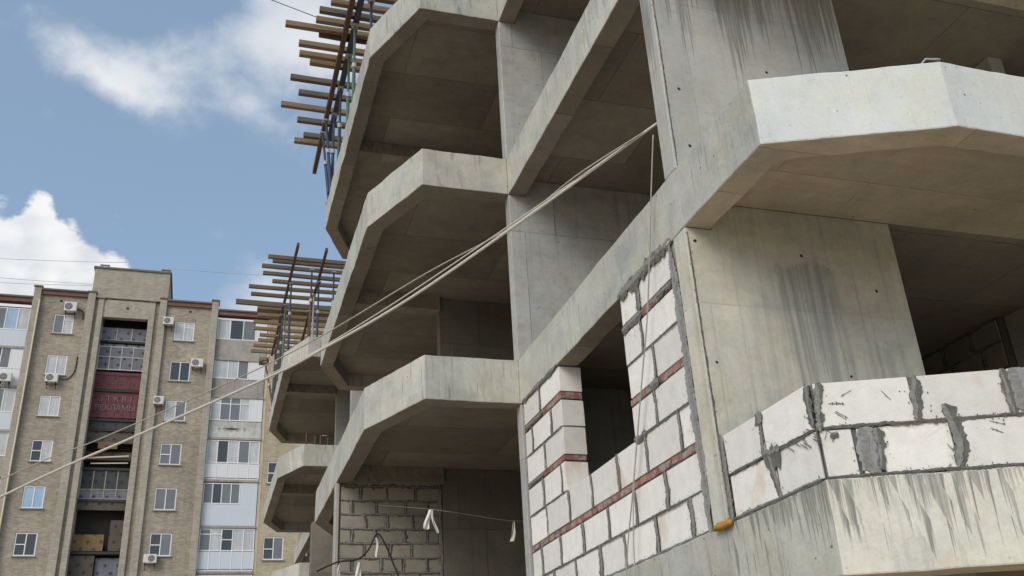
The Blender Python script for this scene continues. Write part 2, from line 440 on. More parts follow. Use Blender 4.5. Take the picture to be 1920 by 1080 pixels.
M['panel_white'] = rough_mat('white_cladding', (0.72, 0.72, 0.72), var=0.12, scale=2, rough=0.6, stretch=(6, 1, 0.2))
M['panel_grey'] = concrete('weathered_parapet', base=(0.36, 0.34, 0.31), seam=0.1, streak=0.5, mottle=0.5)
M['panel_pale'] = concrete('pale_parapet', base=(0.55, 0.54, 0.52), seam=0.1, streak=0.5, mottle=0.4, grime=0.4)
M['dark_room'] = rough_mat('dark_interior', (0.035, 0.033, 0.03), var=0.6, scale=2)
M['glass_dark'] = glass_mat('glass_dark', (0.05, 0.06, 0.065))
M['glass_mid'] = glass_mat('glass_grey', (0.17, 0.18, 0.185), stripe=0.3)
M['glass_curtain'] = glass_mat('glass_curtain', (0.52, 0.525, 0.52), stripe=0.7)
M['glass_sky'] = glass_mat('glass_sky_reflection', (0.34, 0.48, 0.62), stripe=0.1)  # blue sky reflection put into the pane colour
M['timber'] = rough_mat('weathered_timber', (0.27, 0.19, 0.11), var=0.6, scale=3, island=0.5, stretch=(1, 8, 8))
M['timber_old'] = rough_mat('grey_timber', (0.165, 0.13, 0.09), var=0.6, scale=3, island=0.5, stretch=(1, 8, 8))
M['rust'] = rough_mat('rusty_steel', (0.13, 0.075, 0.05), var=0.6, scale=6, rough=0.8)
M['steel_dark'] = rough_mat('dark_painted_steel', (0.055, 0.065, 0.075), var=0.5, scale=6, rough=0.6)
M['steel_green'] = rough_mat('green_painted_steel', (0.09, 0.155, 0.11), var=0.5, scale=6, rough=0.6)
M['steel_blue'] = rough_mat('blue_painted_steel', (0.045, 0.065, 0.11), var=0.5, scale=6, rough=0.6)
M['galv'] = rough_mat('galvanised_steel', (0.42, 0.42, 0.41), var=0.3, scale=6, rough=0.5)
M['rope'] = rough_mat('white_rope', (0.55, 0.52, 0.46), var=0.25, scale=25)
M['rope_old'] = rough_mat('grey_rope', (0.38, 0.355, 0.30), var=0.35, scale=25)
M['cloth'] = rough_mat('white_cloth', (0.72, 0.70, 0.64), var=0.25, scale=10)
M['cable'] = rough_mat('black_cable', (0.03, 0.03, 0.03), var=0.3, scale=10)
M['orange'] = rough_mat('orange_foam', (0.46, 0.22, 0.04), var=0.7, scale=20, spots=((0.3, 0.26, 0.2), 14, 0.58, 0.6))
M['ac'] = rough_mat('air_conditioner_white', (0.66, 0.65, 0.61), var=0.1, scale=3, rough=0.5)
M['dark_metal'] = rough_mat('dark_grille', (0.05, 0.05, 0.05), var=0.3, scale=5)
M['spot_grey'] = spotted_mat('grey_cladding', (0.16, 0.165, 0.19), (0.02, 0.02, 0.03))
M['spot_red'] = spotted_mat('dark_red_cladding', (0.13, 0.034, 0.047), (0.035, 0.012, 0.015), 0.7)
M['spot_brown'] = spotted_mat('brown_cladding', (0.09, 0.07, 0.055), (0.015, 0.012, 0.01))
M['spot_yellow'] = spotted_mat('yellow_board', (0.18, 0.115, 0.045), (0.04, 0.025, 0.015))
M['spot_dark'] = spotted_mat('charcoal_cladding', (0.045, 0.048, 0.052), (0.008, 0.008, 0.008))
M['lettering'] = rough_mat('faded_lettering', (0.24, 0.17, 0.17), var=0.5, scale=4)
M['ground'] = rough_mat('sandy_ground', (0.43, 0.34, 0.235), var=0.4, scale=0.6, rough=0.95)


# ------------------------------------------------------------------ mesh helpers
def jit(p, amp):
    if amp <= 0:
        return p
    v = noise.noise_vector(Vector(p) * 2.7 + Vector((3.3, 1.1, 7.7))) * amp + noise.noise_vector(Vector(p) * 11.0) * (amp * 0.5)
    return (p[0] + v.x, p[1] + v.y, p[2] + v.z * 0.8)


class MB:
    def __init__(self):
        self.v, self.f, self.mi = [], [], []
    def add(self, vs, fs, mi=0):
        o = len(self.v)
        self.v += [tuple(p) for p in vs]
        for f in fs:
            self.f.append([i + o for i in f])
            self.mi.append(mi)
    def box(self, x0, x1, y0, y1, z0, z1, mi=0, jitter=0.0):
        vs = [(x, y, z) for z in (z0, z1) for y in (y0, y1) for x in (x0, x1)]
        vs = [jit(p, jitter) for p in vs]
        self.add(vs, [(0, 2, 3, 1), (4, 5, 7, 6), (0, 1, 5, 4), (2, 6, 7, 3), (1, 3, 7, 5), (0, 4, 6, 2)], mi)
    def prism(self, poly, z0, z1, mi=0):
        n = len(poly)
        a = sum(poly[i][0] * poly[(i + 1) % n][1] - poly[(i + 1) % n][0] * poly[i][1] for i in range(n))
        if a < 0:
            poly = poly[::-1]
        vs = [(x, y, z0) for x, y in poly] + [(x, y, z1) for x, y in poly]
        fs = [list(range(n))[::-1], list(range(n, 2 * n))] + [(i, (i + 1) % n, n + (i + 1) % n, n + i) for i in range(n)]
        self.add(vs, fs, mi)
    def extrude_y(self, prof, y0, y1, mi=0):
        """profile of (x, z) swept along y"""
        n = len(prof)
        a = sum(prof[i][0] * prof[(i + 1) % n][1] - prof[(i + 1) % n][0] * prof[i][1] for i in range(n))
        if a < 0:
            prof = prof[::-1]
        vs = [(x, y0, z) for x, z in prof] + [(x, y1, z) for x, z in prof]
        fs = [list(range(n)), list(range(n, 2 * n))[::-1]] + [(i, n + i, n + (i + 1) % n, (i + 1) % n) for i in range(n)]
        self.add(vs, fs, mi)
    def sweep(self, outer, inner, z0, z1, step=0.09, amp=0.010, mi=0, mats=None):
        """ring beam between two open plan polylines, subdivided so that its arrises wander a little"""
        rows = []
        segm = []
        for i in range(len(outer) - 1):
            L = math.dist(outer[i], outer[i + 1])
            n = max(1, int(L / step))
            for k in range(n + (1 if i == len(outer) - 2 else 0)):
                t = k / n
                rows.append(tuple((a[0] + (b[0] - a[0]) * t, a[1] + (b[1] - a[1]) * t) for a, b in ((outer[i], outer[i + 1]), (inner[i], inner[i + 1]))))
                segm.append(i)
        vs = []
        zm = (z0 + z1) / 2
        for o, n in rows:
            for p in ((o[0], o[1], z0), (n[0], n[1], z0), (n[0], n[1], z1), (o[0], o[1], z1), (o[0], o[1], zm)):
                vs.append(jit(p, amp))
        base = len(self.v)
        self.v += vs
        flip = None
        for r in range(len(rows) - 1):
            a, b = base + r * 5, base + (r + 1) * 5
            sm = mats[segm[r]] if mats else mi
            for q, face in enumerate((((a, a + 1, b + 1, b)), ((a + 1, a + 2, b + 2, b + 1)), ((a + 2, a + 3, b + 3, b + 2)),
                         ((a + 3, a + 4, b + 4, b + 3)), ((a + 4, a, b, b + 4)))):
                self.f.append(list(face))
                self.mi.append(sm if q >= 3 else (2 if (q == 0 and mats) else mi))
        e = base + (len(rows) - 1) * 5
        self.f.append([base, base + 4, base + 3, base + 2, base + 1])
        self.mi.append(mi)
        self.f.append([e, e + 1, e + 2, e + 3, e + 4])
        self.mi.append(mi)
    def tube(self, pts, r, seg=8, mi=0, r1=None):
        pts = [Vector(p) for p in pts]
        rings = []
        for i, p in enumerate(pts):
            t = (pts[min(i + 1, len(pts) - 1)] - pts[max(i - 1, 0)]).normalized()
            a = t.orthogonal().normalized() if i == 0 else (rings[-1][1] - t * rings[-1][1].dot(t)).normalized()
            b = t.cross(a)
            rr = r if r1 is None else r + (r1 - r) * i / (len(pts) - 1)
            o = len(self.v)
            for k in range(seg):
                w = 2 * math.pi * k / seg
                self.v.append(tuple(p + (a * math.cos(w) + b * math.sin(w)) * rr))
            rings.append((o, a))
        for i in range(len(rings) - 1):
            o, q = rings[i][0], rings[i + 1][0]
            for k in range(seg):
                self.f.append([o + k, o + (k + 1) % seg, q + (k + 1) % seg, q + k])
                self.mi.append(mi)
        self.f.append([rings[0][0] + k for k in range(seg)][::-1])
        self.mi.append(mi)
        self.f.append([rings[-1][0] + k for k in range(seg)])
        self.mi.append(mi)
    def bar(self, p0, p1, w, h, mi=0):
        """rectangular bar between two points"""
        p0, p1 = Vector(p0), Vector(p1)
        t = (p1 - p0).normalized()
        s = t.cross(Vector((0, 0, 1)))
        if s.length < 1e-3:
            s = Vector((1, 0, 0))
        s.normalize()
        n = s.cross(t)
        vs = []
        for p in (p0, p1):
            for a, b in ((-1, -1), (1, -1), (1, 1), (-1, 1)):
                vs.append(p + s * (a * w / 2) + n * (b * h / 2))
        self.add(vs, [(3, 2, 1, 0), (4, 5, 6, 7), (0, 1, 5, 4), (1, 2, 6, 5), (2, 3, 7, 6), (3, 0, 4, 7)], mi)
    def disc(self, c, r0, r1, y0, y1, seg=20, mi=0):
        """ring (or disc when r0 is 0) facing -Y"""
        vs = []
        for k in range(seg):
            w = 2 * math.pi * k / seg
            cs, sn = math.cos(w), math.sin(w)
            vs += [(c[0] + r0 * cs, y0, c[1] + r0 * sn), (c[0] + r1 * cs, y0, c[1] + r1 * sn), (c[0] + r1 * cs, y1, c[1] + r1 * sn)]
        fs = []
        for k in range(seg):
            a, b = 3 * k, 3 * ((k + 1) % seg)
            fs += [(a, b, b + 1, a + 1), (a + 1, b + 1, b + 2, a + 2)]
        self.add(vs, fs, mi)
    def build(self, name, mats, parent=None, bevel=0.0, smooth=False, fix=True):
        me = bpy.data.meshes.new(name)
        me.from_pydata(self.v, [], self.f)
        mats = list(mats) if isinstance(mats, (list, tuple)) else [mats]
        if self.mi and max(self.mi) >= len(mats):
            mats.append(M['mortar_mid'])
        for m in mats:
            me.materials.append(m)
        for p, mi in zip(me.polygons, self.mi):
            p.material_index = mi
        if fix:
            bm = bmesh.new()
            bm.from_mesh(me)
            bmesh.ops.recalc_face_normals(bm, faces=bm.faces)
            bm.to_mesh(me)
            bm.free()
        if smooth:
            for p in me.polygons:
                p.use_smooth = True
        o = bpy.data.objects.new(name, me)
        COL.objects.link(o)
        if parent is not None:
            attach(o, parent)
        if bevel > 0:
            md = o.modifiers.new('bevel', 'BEVEL')
            md.width = bevel
            md.segments = 2
            md.limit_method = 'ANGLE'
            md.angle_limit = math.radians(40)
        return o


WM = {}
def attach(o, parent):
    o.parent = parent
    o.matrix_parent_inverse = WM.get(parent.name, Matrix.Identity(4)).inverted()


def empty(name, loc):
    o = bpy.data.objects.new(name, None)
    o.empty_display_size = 0.3
    COL.objects.link(o)
    o.location = loc
    WM[o.name] = Matrix.Translation(loc)
    return o


def tag(o, label=None, cat=None, group=None, kind=None):
    for k, v in (('label', label), ('category', cat), ('group', group), ('kind', kind)):
        if v:
            o[k] = v
    return o


def smear(mb, o, u, n, line, w, h=0.006, step=0.012, mi=0, ragged=0.55, seed=0, crumbs=1.0):
    """mortar squeezed out along a line of (u, z) points on a wall plane: three thin ragged layers and scattered crumbs"""
    o, u, n = Vector(o), Vector(u), Vector(n)
    P = []
    for (a, b) in zip(line[:-1], line[1:]):
        L = math.dist(a, b)
        k = max(1, int(L / step))
        for i in range(k):
            t = i / k
            P.append((a[0] + (b[0] - a[0]) * t, a[1] + (b[1] - a[1]) * t))
    P.append(line[-1])
    if len(P) < 4:
        return
    tot = len(P)
    def nz(x, y, zz):
        return noise.noise(Vector((x, y, zz)))
    for lay in range(3):
        ww = w * (1.0, 0.75, 0.5)[lay]
        h0, h1 = (0.0, 0.0012, 0.0024)[lay] * h / 0.006, (0.0012, 0.0026, 0.0045)[lay] * h / 0.006
        rows = []
        sd_ = seed * 1.7 + lay * 13.1
        off = (lay - 1) * w * 0.12
        for i, p in enumerate(P):
            q0, q1 = P[max(i - 2, 0)], P[min(i + 2, tot - 1)]
            tx, tz = q1[0] - q0[0], q1[1] - q0[1]
            L = math.hypot(tx, tz) or 1
            px, pz = -tz / L, tx / L
            e = min(i, tot - 1 - i) / (tot * 0.5)
            end = min(1.0, 0.25 + 4.0 * e)
            def side(zz):
                v = 0.9 * nz(p[0] * 5 + sd_, p[1] * 5, zz) + 0.8 * nz(p[0] * 19, p[1] * 19 + sd_, zz + 3) + 0.7 * nz(p[0] * 60, p[1] * 60 + sd_, zz + 5) + 0.55 * nz(p[0] * 150, p[1] * 150, zz + sd_)
                return max(ww / 2 * end * (1 + ragged * v * 1.15), 0.0015)
            sway = off + w * 0.35 * ragged * nz(p[0] * 9 + sd_, p[1] * 9, 21.0)
            wl, wr = side(1.3), side(9.3)
            r = []
            for s_, k in ((-wl, h0), (-wl * 0.85, h1), (wr * 0.85, h1), (wr, h0)):
                s2 = s_ + sway
                r.append(o + u * (p[0] + px * s2) + Vector((0, 0, p[1] + pz * s2)) + n * (k * (1 + 0.5 * nz(p[0] * 45, p[1] * 45, sd_ + s_))))
            rows.append(r)
        vs = [q for r in rows for q in r]
        fs = []
        for i in range(len(rows) - 1):
            a, b = i * 4, i * 4 + 4
            fs += [(a, a + 1, b + 1, b), (a + 1, a + 2, b + 2, b + 1), (a + 2, a + 3, b + 3, b + 2)]
        mb.add(vs, fs, 1 if lay == 2 and w > 0.02 else 0)
    rr = random.Random(seed * 31 + int(line[0][0] * 997) + int(line[0][1] * 331))
    for _ in range(int(tot * 0.45 * crumbs)):
        p = P[rr.randrange(tot)]
        s_ = rr.choice((-1, 1)) * w * (0.5 + abs(rr.gauss(0, 0.45)))
        tx, tz = line[-1][0] - line[0][0], line[-1][1] - line[0][1]
        L = math.hypot(tx, tz) or 1
        c0, c1 = p[0] - tz / L * s_, p[1] + tx / L * s_
        r0 = rr.uniform(0.0015, 0.006)
        vs = []
        for k in range(5):
            an = 2 * math.pi * k / 5 + rr.random()
            rad = r0 * rr.uniform(0.6, 1.3)
            vs.append(o + u * (c0 + rad * math.cos(an)) + Vector((0, 0, c1 + 1.4 * rad * math.sin(an))) + n * 0.0008)
        vs.append(o + u * c0 + Vector((0, 0, c1)) + n * (0.001 + r0 * 0.5))
        mb.add(vs, [(0, 1, 5), (1, 2, 5), (2, 3, 5), (3, 4, 5), (4, 0, 5)], mi)


# ------------------------------------------------------------------ ground
mb = MB()
mb.add([(-3000, -3000, -1.6), (3000, -3000, -1.6), (3000, 3000, -1.6), (-3000, 3000, -1.6)], [(0, 1, 2, 3)])
tag(mb.build('ground', M['ground'], fix=False), kind='structure')

# ------------------------------------------------------------------ the unfinished concrete building
XF = 3.55                       # facade plane
T = [-1.30, 1.367, 4.355, 7.33, 10.33]      # slab tops
BD, SD = 0.57, 0.31             # beam depth, slab depth
XB = 15.4                       # rear face
bld = empty('unfinished_building', (3.55, 18.0, -1.6))
tag(bld, 'unfinished grey concrete frame building with chamfered balconies and white block infill', 'building')


def offset_poly(pts, t):
    out = []
    for i, p in enumerate(pts):
        ns = []
        for a, b in ((i - 1, i), (i, i + 1)):
            if a >= 0 and b < len(pts):
                dx_, dy_ = pts[b][0] - pts[a][0], pts[b][1] - pts[a][1]
                L = math.hypot(dx_, dy_)
                ns.append((-dy_ / L, dx_ / L))
        if len(ns) == 1:
            out.append((p[0] + ns[0][0] * t, p[1] + ns[0][1] * t))
        else:
            bx, by = ns[0][0] + ns[1][0], ns[0][1] + ns[1][1]
            L2 = bx * bx + by * by
            k = 2 * t / L2
            out.append((p[0] + bx * k, p[1] + by * k))
    return out


def balcony(outer, top, mats, seg_m=None, label=None, t=0.24, close=None, slab_mat=None):
    inner = offset_poly(outer, t)
    mb = MB()
    mb.sweep(outer, inner, top - BD, top, mats=seg_m)
    rim = mb.build('balcony', mats, bld, bevel=0.012)
    if label:
        rim['label'] = label
    s = MB()
    poly = list(inner) + (close or [])
    s.prism(poly, top - SD, top - 0.004)
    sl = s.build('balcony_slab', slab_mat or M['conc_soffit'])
    attach(sl, rim)
    return rim


# balcony stack near the middle of the photo, three levels seen
near = [(3.55, 10.65), (2.36, 10.65), (1.84, 11.93), (1.84, 17.45), (2.36, 18.72), (3.55, 18.72)]
near = near[::-1]               # so that the left-hand offset points inwards
far = [(3.40, 24.50), (2.24, 24.50), (1.70, 25.80), (1.70, 31.20), (2.22, 32.60), (3.40, 32.60)][::-1]
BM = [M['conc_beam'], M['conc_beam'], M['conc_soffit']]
for k in (1, 2, 3, 4):
    balcony(near, T[k], BM, seg_m=[0] * 5, close=[(3.79, 10.89), (3.79, 18.48)])
    balcony(far, T[k], BM, seg_m=[0] * 5, close=[(3.79, 24.74), (3.79, 32.36)])
# corner balcony on the near end
endb = [(3.55, 6.15), (3.55, 4.93), (4.84, 4.42), (10.4, 4.42), (11.7, 4.93), (11.7, 6.15)]
for k in (1, 2, 3, 4):
    mats = [M['conc_rim_side'] if k == 1 else M['conc_beam'], M['whitewash'] if k == 2 else (M['conc_rim_low'] if k == 1 else M['conc_beam']), M['conc_soffit_tan_lit']]
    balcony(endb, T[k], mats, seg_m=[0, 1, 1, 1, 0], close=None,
            slab_mat=M['conc_soffit_tan_lit'],
            label='whitewashed balcony edge above the white block parapet' if k == 2 else None)

# main floor slabs
for k in (1, 2, 3, 4):
    mb = MB()
    mb.box(XF + 0.24, XB - 0.25, 6.152, 38.3, T[k] - SD + 0.002, T[k] - 0.002)
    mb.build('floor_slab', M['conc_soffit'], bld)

# edge beams along the facade
for k in (1, 2, 3, 4):
    for y0, y1, xf in ((6.15, 10.87, 3.55), (18.50, 24.72, 3.50), (32.40, 38.30, 3.32)):
        mb = MB()
        mb.sweep([(xf, y1), (xf, y0)], [(xf + 0.245, y1), (xf + 0.245, y0)], T[k] - BD - 0.003, T[k] - 0.003, mats=[0])
        # expansion to the slab edge
        mb.build('edge_beam', BM, bld, bevel=0.012)
    # cross beams under the balconies
    for y0, x0, x1 in ((14.52, 2.085, 3.50), (27.42, 1.945, 3.38)):
        mb = MB()
        mb.sweep([(x0, y0), (x1, y0)], [(x0, y0 + 0.24), (x1, y0 + 0.24)], T[k] - BD + 0.01, T[k] - SD - 0.001)
        mb.build('cross_beam', M['conc_soffit'], bld)


def shear_wall(y0, y1, x0, x1, k, mat, notch=True, label=None):
    """wall across the building, from slab top k to the soffit above"""
    z0 = T[k]
    zs, zb = T[k + 1] - SD, T[k + 1] - BD - 0.002
    mb = MB()
    if notch:
        mb.extrude_y([(x0, z0), (x0, zb), (x0 + 0.25, zb), (x0 + 0.25, zs), (x1, zs), (x1, z0)], y0, y1)
    else:
        mb.extrude_y([(x0, z0), (x0, zs), (x1, zs), (x1, z0)], y0, y1)
    w = mb.build('shear_wall', mat, bld, bevel=0.012)
    if label:
        w['label'] = label
    return w


for k in range(0, 4):
    w1 = M['conc_wall_a'] if k == 1 else (M['conc_wall_b'] if k == 2 else M['conc'])
    shear_wall(6.15, 6.37, 3.552, 5.60, k, w1)
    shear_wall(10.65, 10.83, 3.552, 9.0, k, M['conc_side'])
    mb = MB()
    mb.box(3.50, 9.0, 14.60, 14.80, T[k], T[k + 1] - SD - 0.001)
    mb.build('shear_wall', M['conc_shaded'], bld, bevel=0.01)
    shear_wall(18.52, 18.72, 1.90 if k == 1 else 3.50, 9.0, k, M['conc_shaded'], notch=False)
    shear_wall(24.50, 24.70, 3.42, 9.0, k, M['conc_side'], notch=False)
    mb = MB()
    mb.box(3.40, 9.0, 27.47, 27.67, T[k], T[k + 1] - SD - 0.001)
    mb.build('shear_wall', M['conc_side'], bld, bevel=0.01)
    shear_wall(32.42, 32.60, 3.32, 9.0, k, M['conc_side'], notch=False)
    if k == 1:
        mb = MB()
        mb.box(5.40, 5.58, 6.372, 10.648, T[k], T[k + 1] - SD - 0.001)  # unseen wall added to stop light reaching the room behind the window
        mb.build('light_stop_wall', M['conc_shaded'], bld)
    # core wall and closed rear, added to keep the interior dark
    mb = MB()
    mb.box(9.001, 9.20, 9.6, 38.3, T[k], T[k + 1] - SD - 0.001)
    mb.build('added_core_wall', M['conc'], bld)
    mb = MB()
    mb.box(XB - 0.25, XB, 6.2, 38.3, T[k], T[k + 1])
    mb.build('added_rear_wall', M['conc'], bld)
    mb = MB()
    mb.box(3.4, XB - 0.25, 38.1, 38.3, T[k], T[k + 1] - SD - 0.001)
    mb.build('end_wall', M['conc'], bld)
    # interior cross wall closing the near flat, and a block wall behind the end balcony
    mb = MB()
    mb.box(8.3, 8.5, 6.9, 7.75, T[k], T[k + 1] - SD - 0.001)
    mb.build('inner_column', M['conc'], bld, bevel=0.01)


# ---- block infill between the two nearest columns
def blocks_on(name, o, u, n, courses, depth, mat, gap=0.012, parent=bld, amp=0.007, bev=0.004, backing=None):
    """courses: list of (z0, z1, [joint positions along u]); blocks stand in the plane o + u, depth along -n"""
    o, u, n = Vector(o), Vector(u), Vector(n)
    mb = MB()
    for z0, z1, js in courses:
        for a, b in zip(js[:-1], js[1:]):
            if b - a < 0.03:
                continue
            off = rnd.uniform(-0.006, 0.004)
            vs = []
            for zz in (z0 + gap / 2, z1 - gap / 2):
                for dd in (0, -depth):
                    for uu in (a + gap, b - gap):
                        q = o + u * uu + n * (dd + (off if dd == 0 else 0))
                        q.z += zz
                        vs.append(jit(tuple(q), amp))
            mb.add(vs, [(0, 2, 3, 1), (4, 5, 7, 6), (0, 1, 5, 4), (2, 6, 7, 3), (1, 3, 7, 5), (0, 4, 6, 2)])
    return mb.build(name, mat, parent, bevel=bev)


OW, UW, NW = (3.566, 0, 0), (0, 1, 0), (-1, 0, 0)
courses = [
    (1.372, 1.68, [6.45, 6.69, 7.33, 8.00, 8.58, 9.24, 9.89, 10.50, 10.61]),
    (1.68, 1.985, [6.44, 7.06, 7.68, 8.32, 8.97, 9.63, 10.24, 10.61]),
    (2.06, 2.39, [6.44, 6.70, 7.35, 7.98, 8.65, 9.30, 10.0, 10.60]),
    (2.39, 2.70, [6.45, 7.07, 7.57]), (2.775, 3.09, [6.46, 7.00, 7.57]), (3.09, 3.40, [6.47, 7.18, 7.57]), (3.49, 3.775, [6.48, 7.16, 7.57]),
    (2.39, 2.71, [9.33, 9.46, 10.05, 10.60]), (2.78, 3.09, [9.32, 9.94, 10.60]), (3.09, 3.39, [9.31, 9.66, 10.32, 10.60]), (3.48, 3.775, [9.31, 9.99, 10.60])]
bw = blocks_on('block_wall', OW, UW, NW, courses, 0.26, M['block'])
bw['label'] = 'white block wall with red brick courses around a dark window opening'
# mortar core a little behind the faces
mb = MB()
for y0, y1, z0, z1 in ((6.40, 10.62, 1.371, 2.375), (6.40, 7.54, 2.376, 3.776), (9.355, 10.62, 2.376, 3.776)):
    mb.box(3.566 + 0.011, 3.566 + 0.245, y0, y1, z0, z1)
core = mb.build('mortar_bed', M['mortar'])
attach(core, bw)
# brick courses
for y0, y1, z0, z1 in ((6.43, 10.60, 1.988, 2.058), (6.45, 7.57, 2.703, 2.773), (6.47, 7.57, 3.405, 3.487), (9.33, 10.60, 2.713, 2.777), (9.31, 10.60, 3.393, 3.477)):
    mb = MB()
    y = y0
    while y < y1 - 0.03:
        w = rnd.choice((0.062, 0.066, 0.12, 0.125))
        b = min(y + w, y1)
        dx_ = rnd.uniform(-0.004, 0.003)
        mb.box(3.566 + dx_, 3.566 + 0.25, y + 0.005, b - 0.005, z0 + rnd.uniform(0.003, 0.012), z1 - rnd.uniform(0.003, 0.012), 0, 0.003)
        y = b
    attach(mb.build('brick_course', M['brick'], bevel=0.004), bw)
# mortar smeared over the joints
mb = MB()
S = 0
SO = (3.5575, 0, 0)
for z0, z1, js in courses:
    for y in js[1:-1]:
        S += 3
        p = noise.noise(Vector((y, z0, 2.0)))
        w = 0.031 + 0.025 * abs(p) + (0.024 if rnd.random() < 0.35 else 0)
        smear(mb, SO, UW, NW, [(y + 0.01, z0 - 0.01), (y - 0.012, (z0 + z1) / 2), (y + 0.006, z1 + 0.005)], w, h=0.005, seed=S, ragged=0.6)
for z, y0, y1, w in ((1.68, 6.45, 10.55, 0.016), (1.372, 6.45, 10.55, 0.022), (2.39, 9.35, 10.55, 0.014), (2.39, 6.45, 7.55, 0.02), (3.09, 6.47, 7.55, 0.012), (3.09, 9.33, 10.55, 0.012)):
    S += 3
    smear(mb, SO, UW, NW, [(y0, z), (y1, z)], w, h=0.004, seed=S, ragged=0.8)
for z, y0, y1, w, r in ((3.447, 7.12, 7.56, 0.085, 0.5), (3.45, 6.50, 6.80, 0.05, 0.9), (3.435, 9.9, 10.55, 0.05, 0.8), (2.745, 10.0, 10.55, 0.035, 0.8), (2.74, 6.95, 7.12, 0.07, 0.6)):
    S += 3
    smear(mb, (3.555, 0, 0), UW, NW, [(y0, z), (y1, z)], w, h=0.006, seed=S, ragged=r)
# under the beam
smear(mb, (3.552, 0, 0), UW, NW, [(6.40, 3.80), (7.57, 3.79)], 0.10, h=0.010, seed=5, ragged=0.8)
smear(mb, (3.552, 0, 0), UW, NW, [(9.33, 3.79), (10.6, 3.79)], 0.05, h=0.008, seed=8, ragged=0.8)
smear(mb, SO, UW, NW, [(7.3, 2.395), (7.45, 2.38), (7.56, 2.40)], 0.05, h=0.008, seed=18, ragged=0.8)
sm = mb.build('mortar_smear', M['mortar'])
attach(sm, bw)
# paler mortar filling the gap to the column
mb = MB()
smear(mb, (3.553, 0, 0), UW, NW, [(6.41, 1.36), (6.40, 1.9), (6.42, 2.5), (6.41, 3.1), (6.44, 3.5), (6.45, 3.78)], 0.10, h=0.012, seed=31, ragged=0.45)
cm = mb.build('column_mortar', M['mortar_lt'])
attach(cm, bw)
mb = MB()
mb.box(3.57, 3.80, 6.365, 6.47, 1.371, 3.776)
gp = mb.build('gap_filling', M['mortar_lt'])
attach(gp, bw)

# ---- block parapet on the lower end balcony
par = empty('block_parapet', (3.55, 4.93, 1.367))
attach(par, bld)
WM['block_parapet'] = Matrix.Translation((3.55, 4.93, 1.367))
CH = Vector((4.84 - 3.55, 4.42 - 4.93, 0))
CL = CH.length
CH.normalize()
CN = Vector((CH.y, -CH.x, 0))
CO = Vector((3.55, 4.93, 0)) - CN * 0.006
# side (x = 3.55), chamfer, front; the top course is bonded the other way at the corner
blocks_on('block_course', (3.556, 0, 0), (0, 1, 0), (-1, 0, 0),
          [(1.372, 1.68, [4.945, 5.44, 6.05]), (1.68, 1.985, [4.945, 5.53, 6.06])], 0.19, M['block'], parent=par, gap=0.014)
blocks_on('block_course', CO, CH, CN,
          [(1.372, 1.68, [0.01, 0.23, 0.36, 0.82, 1.37]), (1.68, 1.985, [0.02, 0.64, 1.215, 1.375])], 0.19, M['block'], parent=par, gap=0.016)
blocks_on('block_course', (0, 4.43, 0), (1, 0, 0), (0, -1, 0),
          [(1.372, 1.68, [4.86, 5.45, 6.05, 6.65, 7.25, 7.85, 8.45]), (1.68, 1.985, [4.86, 5.15, 5.75, 6.35, 6.95, 7.55, 8.15])], 0.19, M['block'], parent=par, gap=0.014)
mb = MB()
mb.prism([(3.556 + 0.014, 6.08), (3.556 + 0.014, 4.945), (3.75, 5.08), (3.75, 6.08)], 1.372, 1.975)
a = CO - CN * 0.014
mb.prism([tuple((a + CH * 0.02)[:2]), tuple((a + CH * 1.37)[:2]), tuple((a + CH * 1.33 - CN * 0.16)[:2]), tuple((a + CH * 0.07 - CN * 0.16)[:2])], 1.373, 1.974)
mb.box(4.87, 8.4, 4.43 + 0.016, 4.43 + 0.17, 1.372, 1.973)
pm = mb.build('mortar_bed', M['mortar'], par)
mb = MB()
def sside(line, w, **k):
    smear(mb, (3.549, 0, 0), (0, 1, 0), (-1, 0, 0), line, w, **k)
def scham(line, w, **k):
    smear(mb, CO + CN * 0.007, CH, CN, line, w, **k)
sside([(5.43, 1.37), (5.46, 1.52), (5.50, 1.67)], 0.055, h=0.008, seed=2)
sside([(5.56, 1.69), (5.53, 1.82), (5.53, 1.98)], 0.04, h=0.008, seed=4, ragged=0.8)
sside([(5.53, 1.90), (5.53, 1.99)], 0.09, h=0.012, seed=6)
sside([(5.35, 1.66), (5.55, 1.68)], 0.11, h=0.01, seed=8, ragged=0.8)
sside([(4.95, 1.682), (6.05, 1.682)], 0.018, h=0.006, seed=9, ragged=0.9)
sside([(6.07, 1.36), (6.07, 1.99)], 0.07, h=0.012, seed=10, ragged=0.6)
sside([(4.955, 1.70), (4.95, 1.98)], 0.05, h=0.008, seed=12, ragged=0.9)
sside([(4.95, 1.375), (6.05, 1.375)], 0.022, h=0.006, seed=13, ragged=0.9)
scham([(0.03, 1.66), (0.06, 1.98)], 0.05, h=0.008, seed=14, ragged=1.0)
scham([(0.08, 1.62), (0.13, 1.645)], 0.035, h=0.006, seed=17, ragged=1.0)
scham([(0.62, 1.68), (0.635, 1.8), (0.66, 1.98)], 0.062, h=0.010, seed=20, ragged=0.6)
scham([(0.80, 1.38), (0.84, 1.5), (0.835, 1.62), (0.80, 1.78)], 0.075, h=0.010, seed=23, ragged=0.6)
scham([(1.21, 1.68), (1.20, 1.98)], 0.05, h=0.010, seed=25, ragged=0.7)
scham([(0.35, 1.40), (0.36, 1.52), (0.37, 1.66)], 0.055, h=0.010, seed=27, ragged=0.9)
scham([(0.02, 1.683), (1.37, 1.683)], 0.02, h=0.006, seed=28, ragged=0.9)
scham([(0.02, 1.375), (1.37, 1.375)], 0.018, h=0.006, seed=29, ragged=0.9)
rs = random.Random(12)
